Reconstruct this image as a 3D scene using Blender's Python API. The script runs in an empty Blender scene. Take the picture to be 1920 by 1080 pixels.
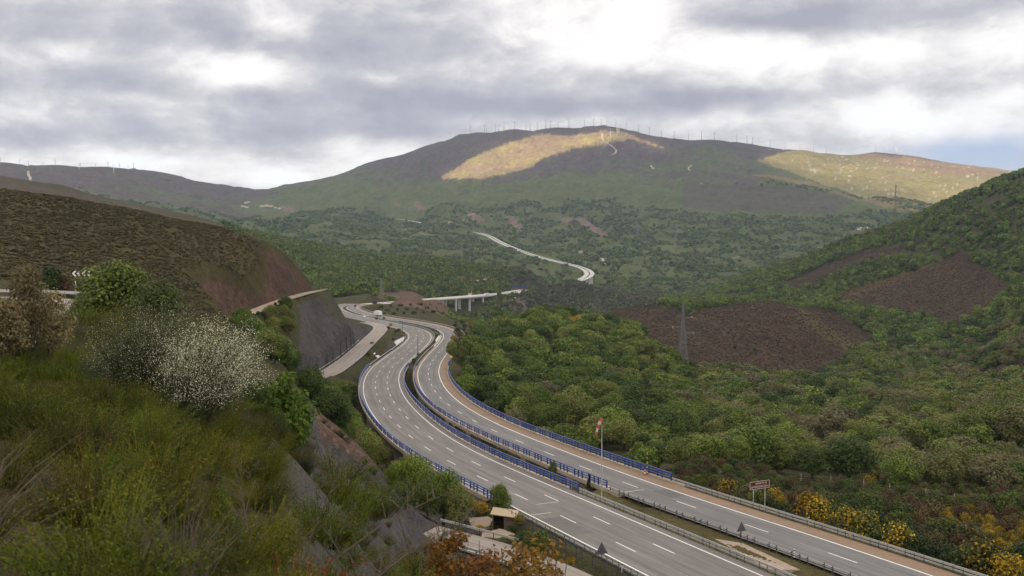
import bpy, bmesh, math, random
import numpy as np
from mathutils import Vector, Matrix, Euler

random.seed(7)
RNG = np.random.default_rng(11)
S = bpy.context.scene
COL = S.collection

# ------------------------------------------------------------------ camera
F = 1867.0                                   # focal length in photo pixels (35 mm on 36 mm)
HOR = 440.0                                  # photo row of the true horizon
PITCH = math.atan((540 - HOR) / F)
CP, SP = math.cos(PITCH), math.sin(PITCH)
cam_d = bpy.data.cameras.new('camera')
cam_d.sensor_width = 36.0
cam_d.lens = 35.0
cam_d.clip_start = 0.2
cam_d.clip_end = 60000
cam_d.dof.use_dof = True
cam_d.dof.focus_distance = 250
cam_d.dof.aperture_fstop = 2.8
cam = bpy.data.objects.new('camera', cam_d)
COL.objects.link(cam)
cam.location = (0, 0, 0)
cam.rotation_euler = (math.radians(90) - PITCH, 0, 0)
S.camera = cam

# ------------------------------------------------------------------ sky
SUN_EL = math.radians(30)
SUN_DIR = Vector((-0.50 * math.cos(SUN_EL), -0.866 * math.cos(SUN_EL), math.sin(SUN_EL)))
W = bpy.data.worlds.new('World')
S.world = W
W.use_nodes = True
nt = W.node_tree
nt.nodes.clear()


def nd(tree, typ, **kw):
    n = tree.nodes.new(typ)
    for k, v in kw.items():
        if k.startswith('i_'):
            n.inputs[int(k[2:])].default_value = v
        else:
            setattr(n, k, v)
    return n


def lk(tree, a, b):
    tree.links.new(a, b)


def math_n(tree, op, a, b=None, c=None, clamp=False):
    n = tree.nodes.new('ShaderNodeMath')
    n.operation = op
    n.use_clamp = clamp
    for i, v in enumerate((a, b, c)):
        if v is None:
            continue
        if isinstance(v, (int, float)):
            n.inputs[i].default_value = v
        else:
            tree.links.new(v, n.inputs[i])
    return n.outputs[0]


def pix_angles(px, py):
    u, v = (px - 960) / F, (540 - py) / F
    d = Vector((u, CP + v * SP, -SP + v * CP)).normalized()
    return math.atan2(d.x, d.y), math.asin(d.z)


sky = nd(nt, 'ShaderNodeTexSky', sky_type='NISHITA', sun_disc=False, sun_elevation=SUN_EL,
         sun_rotation=math.atan2(SUN_DIR.x, SUN_DIR.y), altitude=1000, air_density=1.0, dust_density=1.0)
tc = nd(nt, 'ShaderNodeTexCoord')
sep = nd(nt, 'ShaderNodeSeparateXYZ')
lk(nt, tc.outputs['Generated'], sep.inputs[0])
X, Y, Z = sep.outputs
az = math_n(nt, 'ARCTAN2', X, Y)
el = math_n(nt, 'ARCSINE', Z)
den = math_n(nt, 'ADD', math_n(nt, 'MAXIMUM', Z, 0.0), 0.10)
pxn = math_n(nt, 'DIVIDE', X, den)
pyn = math_n(nt, 'DIVIDE', Y, den)
comb = nd(nt, 'ShaderNodeCombineXYZ')
lk(nt, pxn, comb.inputs[0]); lk(nt, pyn, comb.inputs[1])
comb.inputs[2].default_value = 3.7
n_big = nd(nt, 'ShaderNodeTexNoise', noise_dimensions='3D')
n_big.inputs['Scale'].default_value = 0.95
n_big.inputs['Detail'].default_value = 9
n_big.inputs['Roughness'].default_value = 0.60
n_big.inputs['Distortion'].default_value = 0.08
lk(nt, comb.outputs[0], n_big.inputs['Vector'])
# billowy detail on directions themselves (keeps cumulus edges round, not streaked)
ae = nd(nt, 'ShaderNodeCombineXYZ')
lk(nt, az, ae.inputs[0]); lk(nt, math_n(nt, 'MULTIPLY', el, 1.9), ae.inputs[1])
n_bil = nd(nt, 'ShaderNodeTexNoise', noise_dimensions='3D')
n_bil.inputs['Scale'].default_value = 11.5
n_bil.inputs['Detail'].default_value = 8
n_bil.inputs['Roughness'].default_value = 0.60
n_bil.inputs['Distortion'].default_value = 0.22
lk(nt, ae.outputs[0], n_bil.inputs['Vector'])
puff = nd(nt, 'ShaderNodeTexVoronoi', feature='SMOOTH_F1')
puff.normalize = True
puff.inputs['Scale'].default_value = 12.0
puff.inputs['Detail'].default_value = 4.0
puff.inputs['Roughness'].default_value = 0.55
puff.inputs['Smoothness'].default_value = 0.35
wob_ = nd(nt, 'ShaderNodeVectorMath', operation='MULTIPLY_ADD')
lk(nt, n_bil.outputs['Color'], wob_.inputs[0]); wob_.inputs[1].default_value = (.10, .10, .10); lk(nt, ae.outputs[0], wob_.inputs[2])
lk(nt, wob_.outputs[0], puff.inputs['Vector'])
warp = nd(nt, 'ShaderNodeTexNoise', noise_dimensions='3D')
warp.inputs['Scale'].default_value = 6.0
warp.inputs['Detail'].default_value = 6
lk(nt, ae.outputs[0], warp.inputs['Vector'])
wv = nd(nt, 'ShaderNodeVectorMath', operation='MULTIPLY_ADD')
lk(nt, warp.outputs['Color'], wv.inputs[0])
wv.inputs[1].default_value = (0.16, 0.050, 0)
wv.inputs[2].default_value = (-0.08, -0.025, 0)
ae2 = nd(nt, 'ShaderNodeCombineXYZ')
lk(nt, az, ae2.inputs[0]); lk(nt, el, ae2.inputs[1])
uvw = nd(nt, 'ShaderNodeVectorMath', operation='ADD')
lk(nt, ae2.outputs[0], uvw.inputs[0]); lk(nt, wv.outputs[0], uvw.inputs[1])
# (px, py, half-width, half-height, amount): thicker (+) and thinner (-) banks of the cloud cover
BANKS = [(330, 45, 140, 42, .34), (40, 40, 110, 70, .20), (700, 75, 210, 55, .36), (760, 10, 220, 30, .12), (545, 30, 70, 40, -.42),
         (450, 140, 75, 32, -.50), (370, 60, 60, 30, .1), (130, 160, 220, 40, .26), (110, 250, 330, 34, .22), (420, 190, 130, 40, .12),
         (690, 190, 220, 60, .26), (720, 250, 300, 22, .22), (1080, 190, 330, 34, .40), (1180, 140, 260, 22, .18), (1500, 170, 260, 22, .20),
         (1450, 20, 150, 32, .36), (1760, 20, 260, 34, .24), (1130, 45, 200, 55, -.42), (1350, 95, 300, 30, -.22),
         (1640, 95, 240, 36, -.22), (1500, 225, 330, 24, -.16), (1750, 200, 200, 46, -.14), (480, 320, 210, 26, -.36), (150, 295, 180, 14, -.34),
         (1880, 240, 140, 40, -.2), (1900, 130, 90, 40, .10), (710, 145, 45, 14, -.35), (180, 95, 50, 26, -.25), (260, 195, 50, 12, -.2), (900, 320, 300, 26, -.2)]
acc = None
for (bx, by, hw, hh, amt) in BANKS:
    a0, e0 = pix_angles(bx, by)
    sub = nd(nt, 'ShaderNodeVectorMath', operation='SUBTRACT')
    lk(nt, uvw.outputs[0], sub.inputs[0]); sub.inputs[1].default_value = (a0, e0, 0)
    mul = nd(nt, 'ShaderNodeVectorMath', operation='MULTIPLY')
    lk(nt, sub.outputs[0], mul.inputs[0]); mul.inputs[1].default_value = (F / hw, F / hh, 0)
    if amt < 0:
        dot = nd(nt, 'ShaderNodeVectorMath', operation='DOT_PRODUCT')
        lk(nt, mul.outputs[0], dot.inputs[0]); lk(nt, mul.outputs[0], dot.inputs[1])
        ex = math_n(nt, 'POWER', 0.42, dot.outputs['Value'])
        acc = math_n(nt, 'MULTIPLY_ADD', ex, amt * .85, acc if acc is not None else 0.0)
    else:                                     # pale rounded top, darker flat base
        sp_ = nd(nt, 'ShaderNodeSeparateXYZ'); lk(nt, mul.outputs[0], sp_.inputs[0])
        yy = math_n(nt, 'ADD', math_n(nt, 'MULTIPLY', math_n(nt, 'MAXIMUM', sp_.outputs[1], 0.0), .85), math_n(nt, 'MULTIPLY', math_n(nt, 'MINIMUM', sp_.outputs[1], 0.0), 1.5))
        r2 = math_n(nt, 'ADD', math_n(nt, 'POWER', math_n(nt, 'ABSOLUTE', sp_.outputs[0]), 2.6), math_n(nt, 'MULTIPLY', yy, yy))
        ex = math_n(nt, 'MULTIPLY', math_n(nt, 'POWER', 0.40, r2), math_n(nt, 'SUBTRACT', 1.0, math_n(nt, 'MULTIPLY', sp_.outputs[1], .38)))
        acc = math_n(nt, 'MULTIPLY_ADD', ex, amt * 1.3, acc if acc is not None else 0.0)
nsum = math_n(nt, 'MULTIPLY_ADD', n_big.outputs['Fac'], 0.62, math_n(nt, 'MULTIPLY', math_n(nt, 'MULTIPLY_ADD', puff.outputs['Distance'], -.85, n_bil.outputs['Fac']), 1.15))
dens = math_n(nt, 'ADD', acc, math_n(nt, 'ADD', nsum, -0.15))
ramp = nd(nt, 'ShaderNodeValToRGB')
cr = ramp.color_ramp
cr.elements[0].position = 0.0; cr.elements[0].color = (1.06, 1.10, 1.16, 1)
cr.elements[1].position = 1.0; cr.elements[1].color = (.36, .36, .415, 1)
for p, c in ((.12, (1.03, 1.005, .985)), (.26, (.95, .915, .89)), (.39, (.82, .785, .775)), (.53, (.65, .625, .64)), (.72, (.49, .48, .52))):
    e = cr.elements.new(p); e.color = (*c, 1)
lk(nt, dens, ramp.inputs[0])
cmul = nd(nt, 'ShaderNodeVectorMath', operation='SCALE')
lk(nt, ramp.outputs[0], cmul.inputs[0]); cmul.inputs[3].default_value = 10.6
# clear patch low on the right where the blue-grey sky shows
a0, e0 = pix_angles(1850, 292)
sub = nd(nt, 'ShaderNodeVectorMath', operation='SUBTRACT')
lk(nt, uvw.outputs[0], sub.inputs[0]); sub.inputs[1].default_value = (a0, e0, 0)
mul = nd(nt, 'ShaderNodeVectorMath', operation='MULTIPLY')
lk(nt, sub.outputs[0], mul.inputs[0]); mul.inputs[1].default_value = (F / 170, F / 26, 0)
dot = nd(nt, 'ShaderNodeVectorMath', operation='DOT_PRODUCT')
lk(nt, mul.outputs[0], dot.inputs[0]); lk(nt, mul.outputs[0], dot.inputs[1])
clear = math_n(nt, 'MULTIPLY', math_n(nt, 'POWER', 0.35, dot.outputs['Value']), 1.25, clamp=True)
skyc = nd(nt, 'ShaderNodeVectorMath', operation='MULTIPLY')
lk(nt, sky.outputs[0], skyc.inputs[0]); skyc.inputs[1].default_value = (0.70, 0.64, 0.84)
mixc = nd(nt, 'ShaderNodeMix', data_type='RGBA')
lk(nt, clear, mixc.inputs[0]); lk(nt, cmul.outputs[0], mixc.inputs[6]); lk(nt, skyc.outputs[0], mixc.inputs[7])
bg = nd(nt, 'ShaderNodeBackground')
bg.inputs[1].default_value = 0.1
lk(nt, mixc.outputs[2], bg.inputs[0])
wo = nd(nt, 'ShaderNodeOutputWorld')
lk(nt, bg.outputs[0], wo.inputs[0])
W.cycles.sampling_method = 'MANUAL'
W.cycles.sample_map_resolution = 1024

# ------------------------------------------------------------------ sun
sl = bpy.data.lights.new('sun', 'SUN')
sl.energy = 5.0
sl.angle = math.radians(0.5)
sl.color = (1.0, 0.83, 0.56)
so = bpy.data.objects.new('sun', sl)
COL.objects.link(so)
so.rotation_euler = SUN_DIR.to_track_quat('Z', 'Y').to_euler()
so.location = (-300, -500, 400)

# ------------------------------------------------------------------ exposure
S.view_settings.view_transform = 'Standard'
S.view_settings.look = 'None'
S.view_settings.gamma = 1.0
S.view_settings.exposure = 0.2
S.cycles.use_denoising = True
S.cycles.max_bounces = 6
S.cycles.diffuse_bounces = 3
S.cycles.transparent_max_bounces = 12
S.cycles.volume_bounces = 1


# ------------------------------------------------------------------ helpers
def ray_m(py):
    v = (540 - py) / F
    return (-SP + v * CP) / (CP + v * SP)


def ray_u(px, py):
    v = (540 - py) / F
    return ((px - 960) / F) / (CP + v * SP)


def at(px, py, D):
    return (ray_u(px, py) * D, D, ray_m(py) * D)


def project(x, y, z):
    fwd = y * CP - z * SP
    up = y * SP + z * CP
    return 960 + F * x / fwd, 540 - F * up / fwd


def tag(o, label=None, cat=None, group=None, kind=None):
    if label: o['label'] = label
    if cat: o['category'] = cat
    if group: o['group'] = group
    if kind: o['kind'] = kind
    return o


def empty(name, loc, rz=0.0, rot=None):
    o = bpy.data.objects.new(name, None)
    o.empty_display_size = 0.5
    COL.objects.link(o)
    o.location = loc
    o.rotation_euler = rot if rot else (0, 0, rz)
    return o


class MB:
    """collects boxes, bars, tubes and faces; build() links them as one mesh object"""
    def __init__(self):
        self.v, self.f = [], []

    def add(self, vs, fs):
        b = len(self.v)
        self.v.extend([tuple(p) for p in vs])
        self.f.extend([tuple(i + b for i in f) for f in fs])

    def box(self, c, s, rz=0.0, M=None):
        vs = []
        cz, sz = math.cos(rz), math.sin(rz)
        for dz in (-.5, .5):
            for dx, dy in ((-.5, -.5), (.5, -.5), (.5, .5), (-.5, .5)):
                x, y = dx * s[0], dy * s[1]
                p = Vector((c[0] + x * cz - y * sz, c[1] + x * sz + y * cz, c[2] + dz * s[2]))
                vs.append(M @ p if M else p)
        self.add(vs, [(0, 3, 2, 1), (4, 5, 6, 7), (0, 1, 5, 4), (1, 2, 6, 5), (2, 3, 7, 6), (3, 0, 4, 7)])

    def bar(self, a, b, w, h=None, n=4):
        """prism between two points; n = 4 square, more = round"""
        a, b = Vector(a), Vector(b)
        d = (b - a)
        if d.length < 1e-6: return
        d.normalize()
        up = Vector((0, 0, 1)) if abs(d.z) < .95 else Vector((1, 0, 0))
        sx = d.cross(up).normalized(); sy = sx.cross(d).normalized()
        h = w if h is None else h
        vs = []
        for p in (a, b):
            for k in range(n):
                t = 2 * math.pi * (k + .5) / n
                g = math.sqrt(2) if n == 4 else 1
                vs.append(p + sx * (math.cos(t) * w * .5 * g) + sy * (math.sin(t) * h * .5 * g))
        fs = [(k, (k + 1) % n, n + (k + 1) % n, n + k) for k in range(n)]
        fs += [tuple(range(n - 1, -1, -1)), tuple(range(n, 2 * n))]
        self.add(vs, fs)

    def tube(self, pts, radii, n=8, cap=True):
        pts = [Vector(p) for p in pts]
        vs = []
        for i, p in enumerate(pts):
            d = (pts[min(i + 1, len(pts) - 1)] - pts[max(i - 1, 0)]).normalized()
            up = Vector((0, 0, 1)) if abs(d.z) < .9 else Vector((1, 0, 0))
            sx = d.cross(up).normalized(); sy = sx.cross(d).normalized()
            r = radii[i] if hasattr(radii, '__len__') else radii
            for k in range(n):
                t = 2 * math.pi * k / n
                vs.append(p + sx * math.cos(t) * r + sy * math.sin(t) * r)
        fs = []
        for i in range(len(pts) - 1):
            for k in range(n):
                fs.append((i * n + k, i * n + (k + 1) % n, (i + 1) * n + (k + 1) % n, (i + 1) * n + k))
        if cap:
            fs.append(tuple(range(n - 1, -1, -1)))
            fs.append(tuple(range((len(pts) - 1) * n, len(pts) * n)))
        self.add(vs, fs)

    def mesh(self, name, mat, smooth=False):
        me = bpy.data.meshes.new(name)
        me.from_pydata(self.v, [], self.f)
        me.update()
        if mat: me.materials.append(mat)
        if smooth:
            me.polygons.foreach_set('use_smooth', [True] * len(me.polygons))
        return me

    def build(self, name, mat, parent=None, smooth=False):
        o = bpy.data.objects.new(name, self.mesh(name, mat, smooth))
        COL.objects.link(o)
        if parent: o.parent = parent
        return o


def np_mesh(name, verts, faces, mat, smooth=False):
    """fast mesh from numpy arrays; faces all quads or all triangles"""
    verts = np.asarray(verts, np.float32); faces = np.asarray(faces, np.int32)
    me = bpy.data.meshes.new(name)
    me.vertices.add(len(verts))
    me.vertices.foreach_set('co', verts.ravel())
    k = faces.shape[1]
    me.loops.add(faces.size)
    me.loops.foreach_set('vertex_index', faces.ravel())
    me.polygons.add(len(faces))
    me.polygons.foreach_set('loop_start', np.arange(0, faces.size, k, dtype=np.int32))
    me.polygons.foreach_set('loop_total', np.full(len(faces), k, np.int32))
    if smooth:
        me.polygons.foreach_set('use_smooth', np.ones(len(faces), bool))
    me.update(calc_edges=True)
    if mat: me.materials.append(mat)
    return me


def link(name, me, parent=None):
    o = bpy.data.objects.new(name, me)
    COL.objects.link(o)
    if parent: o.parent = parent
    return o


def copy_tree(o, parent=None):
    c = o.copy()
    COL.objects.link(c)
    if parent: c.parent = parent
    for ch in list(o.children):
        copy_tree(ch, c)
    return c


# numpy gradient noise
_P = RNG.permutation(512).astype(np.int64)
_P = np.concatenate([_P, _P])
_G = np.stack([np.cos(np.arange(512) * 2.39996), np.sin(np.arange(512) * 2.39996)], 1)


def perlin(x, y):
    xi, yi = np.floor(x).astype(np.int64), np.floor(y).astype(np.int64)
    xf, yf = x - xi, y - yi
    u, v = xf * xf * xf * (xf * (xf * 6 - 15) + 10), yf * yf * yf * (yf * (yf * 6 - 15) + 10)

    def g(ix, iy, dx, dy):
        h = _P[(_P[ix & 511] + iy) & 511]
        return _G[h, 0] * dx + _G[h, 1] * dy
    a = g(xi, yi, xf, yf); b = g(xi + 1, yi, xf - 1, yf)
    c = g(xi, yi + 1, xf, yf - 1); d = g(xi + 1, yi + 1, xf - 1, yf - 1)
    return (a + u * (b - a)) + v * ((c + u * (d - c)) - (a + u * (b - a)))


def fbm(x, y, oct=4, gain=.5):
    s, a, t = 0, 1.0, 0
    for i in range(oct):
        s = s + a * perlin(x * 2 ** i + 17.3 * i, y * 2 ** i - 9.1 * i)
        t += a; a *= gain
    return s / t * 1.6


def sstep(a, b, x):
    t = np.clip((x - a) / (b - a), 0, 1)
    return t * t * (3 - 2 * t)


def inpoly(px, py, poly):
    px = np.asarray(px); py = np.asarray(py)
    r = np.zeros(px.shape, bool)
    n = len(poly)
    for i in range(n):
        x0, y0 = poly[i]; x1, y1 = poly[(i + 1) % n]
        if y0 == y1: continue
        c = ((y0 > py) != (y1 > py)) & (px < (x1 - x0) * (py - y0) / (y1 - y0) + x0)
        r ^= c
    return r
# ------------------------------------------------------------------ road lines (photo pixels on a known grade -> metres)
HZ = np.array([(20, 35.6), (80, 38.6), (118, 40.5), (147, 42.0), (200, 44.7), (240, 46.7), (317, 50.3), (420, 53.2), (540, 55.4), (709, 57.9), (800, 59.3), (880, 61.0), (1000, 66)])


def h_of(Z):
    return np.interp(Z, HZ[:, 0], HZ[:, 1])


def on_grade(px, py, dh=0.0):
    m = ray_m(py)
    lo, hi = 20.0, 1000.0
    for _ in range(60):
        mid = .5 * (lo + hi)
        if (h_of(mid) + dh) / mid > -m: lo = mid
        else: hi = mid
    return np.array([ray_u(px, py) * lo, lo, -(h_of(lo) + dh)])


def resample(P, step):
    P = np.asarray(P, float)
    s = np.concatenate([[0], np.cumsum(np.linalg.norm(np.diff(P[:, :2], axis=0), axis=1))])
    n = max(2, int(round(s[-1] / step)) + 1)
    t = np.linspace(0, s[-1], n)
    return np.stack([np.interp(t, s, P[:, k]) for k in range(3)], 1)


def smooth(P, sig):
    r = int(3 * sig)
    k = np.exp(-.5 * (np.arange(-r, r + 1) / sig) ** 2); k /= k.sum()
    out = []
    for c in range(3):
        a = P[:, c]
        pre = 2 * a[0] - a[r:0:-1]; post = 2 * a[-1] - a[-2:-r - 2:-1]
        out.append(np.convolve(np.concatenate([pre, a, post]), k, 'valid'))
    return np.stack(out, 1)


def rights(P):
    d = np.gradient(P[:, :2], axis=0)
    d /= np.linalg.norm(d, axis=1)[:, None]
    return np.stack([d[:, 1], -d[:, 0]], 1)


def offset(P, o):
    r = rights(P)
    Q = P.copy()
    Q[:, :2] += r * (o[:, None] if hasattr(o, '__len__') else o)
    return Q


B_PIX = [(2080, 1196), (1900, 1130), (1749, 1080), (1624, 1037), (1520, 1002), (1380, 959), (1305, 935), (1230, 910), (1155, 882), (1080, 856), (1025, 832), (962, 810), (900, 780),
         (860, 755), (835, 731), (824, 709), (821, 695), (826, 680), (838, 662), (854, 645), (861, 631), (857.5, 624), (846, 617), (824, 610.6),
         (790, 604), (752.5, 598.5), (715, 593), (696, 588.5), (680, 583.5), (669.5, 579), (667, 575.5), (678, 572), (698, 570)]
A_PIX = [(1680, 1188), (1560, 1135), (1430, 1080), (1312, 1030), (1230, 995), (1155, 962), (1080, 931), (975, 887), (900, 854), (850, 827), (807, 797), (775, 767), (755, 742),
         (747.5, 722), (746, 710), (752, 690), (775, 669), (800, 648), (810, 634), (807, 624), (790, 616), (752, 608), (715, 600.5)]
Bw = smooth(resample([on_grade(*p) for p in B_PIX], 3.0), 5.0)
A0 = [on_grade(*p) for p in A_PIX]
Bo = offset(Bw, -13.0)
A0 += [q for q in Bo if q[1] > A0[-1][1] + 30 or False]
Aw = smooth(resample(A0, 3.0), 5.0)
for P in (Aw, Bw):
    P[:, 2] = -h_of(P[:, 1])
    P[:, 2] = smooth(P, 8.0)[:, 2]

# access road at the foot of the slate cut (centre line), ledge track, old road, service road
M_PIX = [(540, 735), (566, 717), (615, 702), (657, 672), (688, 643), (709, 623), (716, 613), (704, 607), (685, 604)]
Mw = smooth(resample([on_grade(px, py, -0.6) for px, py in M_PIX], 3.0), 4.0)
Tw = smooth(resample([at(400, 618, 265), at(440, 599, 300), at(520, 566, 375), at(572, 550, 425), at(600, 544.5, 450), at(607, 544, 475), at(596, 546, 500)], 3.0), 4.0)
Nw = smooth(resample([at(-700, 570, 100), at(-300, 562, 112), at(-80, 558, 118), at(80, 561, 113), at(150, 572, 103), at(190, 600, 92), at(200, 640, 84)], 2.0), 4.0)
Vw = smooth(resample([at(800, 997, 131), at(870, 1012, 129), at(960, 1036, 126), at(1040, 1066, 121), at(1110, 1104, 114), at(1200, 1160, 104)], 2.0), 4.0)
# the motorway further on: behind the spur, over the second viaduct, up to the pass
FAR1 = smooth(resample([Bw[-1], at(735, 567, 1080), at(775, 563.5, 1400), at(797, 561.5, 1640), at(850, 557.5, 1710), at(912, 552.8, 1790), at(950, 549, 1870), at(974, 545, 1960), at(985, 543, 2060), at(990, 543.5, 2160)], 6.0), 4.0)
FAR2 = smooth(resample([at(960, 540, 2480), at(985, 534.5, 2500), at(1020, 534, 2560), at(1067, 530.5, 2650), at(1098, 522, 2770), at(1108, 513, 2900), at(1098, 504, 3020), at(1077, 497.5, 3120), at(1049, 491.5, 3220),
               at(1011, 482, 3400), at(977, 471, 3600), at(946, 458, 3850), at(930, 450, 4050), at(921, 444, 4200), at(904, 438, 4350), at(880, 434, 4500)], 10.0), 4.0)
FAR3 = smooth(resample([at(860, 432, 4720), at(840, 429, 4800), at(815, 423, 4900), at(790, 417.5, 5000), at(760, 412, 5100), at(735, 410, 5200), at(705, 410, 5300)], 10.0), 4.0)
# ------------------------------------------------------------------ terrain: natural height from survey points
# (photo column, depth, height) and (photo column, photo row, depth)
CZ, CP3 = [], []
for c in (-900, -200, 400, 960, 1500, 2100, 2900):
    CZ += [(c, .8, -1.75), (c, 2, -1.9)]
CZ += [(-700, 5, -2.0), (-100, 5, -2.2), (300, 5, -2.4), (600, 5, -2.8), (960, 5, -3.9), (1400, 5, -5), (2000, 5, -5.5), (2800, 5, -6),
       (-700, 10, -2.3), (0, 10, -3.0), (300, 10, -3.4), (600, 10, -4.2), (960, 10, -6.2), (1400, 10, -8.5), (1900, 10, -9.5), (2700, 10, -11),
       (-700, 25, -3.4), (0, 25, -4.6), (300, 25, -5.2), (480, 25, -6.5), (600, 25, -8.0), (700, 25, -9.8), (850, 25, -13.2), (960, 25, -16), (1400, 25, -22), (1900, 25, -26), (2700, 25, -30),
       (-700, 50, -4.5), (0, 50, -5.5), (300, 50, -7.0), (480, 50, -9.8), (600, 50, -13.2), (700, 50, -17.5), (850, 50, -26), (960, 50, -32), (1100, 50, -37), (1400, 50, -38.5), (1900, 50, -40), (2700, 50, -42),
       (-700, 100, -6), (0, 100, -7.6), (300, 100, -10.5), (480, 100, -16.5), (600, 100, -22.5), (700, 100, -28), (790, 100, -34), (850, 100, -39.5), (960, 100, -40.5), (1500, 100, -41.5), (2200, 100, -44),
       (-500, 130, -7.0), (700, 130, -32.5), (790, 130, -38), (850, 130, -41.6), (960, 130, -42.2),
       (-700, 160, -4), (0, 160, -6.5), (150, 160, -8.5), (300, 160, -13), (480, 160, -22.5), (560, 160, -27), (640, 160, -32), (690, 160, -36), (760, 160, -44), (850, 160, -47), (950, 160, -45),
       (-700, 230, +4), (0, 230, -2), (200, 230, -7), (350, 230, -15), (450, 230, -22), (540, 230, -32), (600, 230, -41), (660, 230, -50), (720, 230, -58), (850, 230, -62), (1000, 230, -61), (1150, 230, -59), (1350, 230, -56),
       (440, 300, -25.4), (520, 300, -38), (580, 300, -48), (640, 300, -56), (720, 300, -64), (900, 300, -68), (1060, 300, -66),
       (520, 375, -25), (600, 450, -25), (560, 440, -13), (600, 470, -24), (690, 420, -56), (760, 420, -58), (800, 440, -57),
       (900, 430, -64), (860, 520, -57), (800, 600, -57.5), (720, 700, -59),
       (0, 550, -6), (250, 550, -16), (400, 550, -28), (500, 550, -36), (590, 550, -45), (640, 560, -50), (620, 650, -58),
       (-700, 350, 20), (-700, 600, 10), (-700, 900, 20), (-700, 1500, 150),
       (0, 900, -20), (300, 900, -62), (500, 900, -82), (640, 900, -76), (700, 1250, -82),
       (930, 1000, -122), (1050, 1000, -128), (1150, 1000, -126), (1000, 1400, -150), (1150, 1400, -146), (1440, 1350, -116),
       (1700, 2500, -90), (1920, 2500, -40), (1500, 2600, -150), (2100, 3500, -60), (1900, 3500, -90), (2300, 1500, 220), (2300, 2500, 150), (2600, 800, 60), (2600, 300, -40),
       (600, 3000, -80), (800, 3000, -128), (1000, 3000, -140), (400, 3000, -30), (100, 2500, 40), (100, 3500, 60),
       (2000, 140, -44.5), (2500, 200, -50), (2200, 300, -58), (2200, 550, -60), (1330, 215, -50), (1400, 205, -48.5)]
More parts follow.
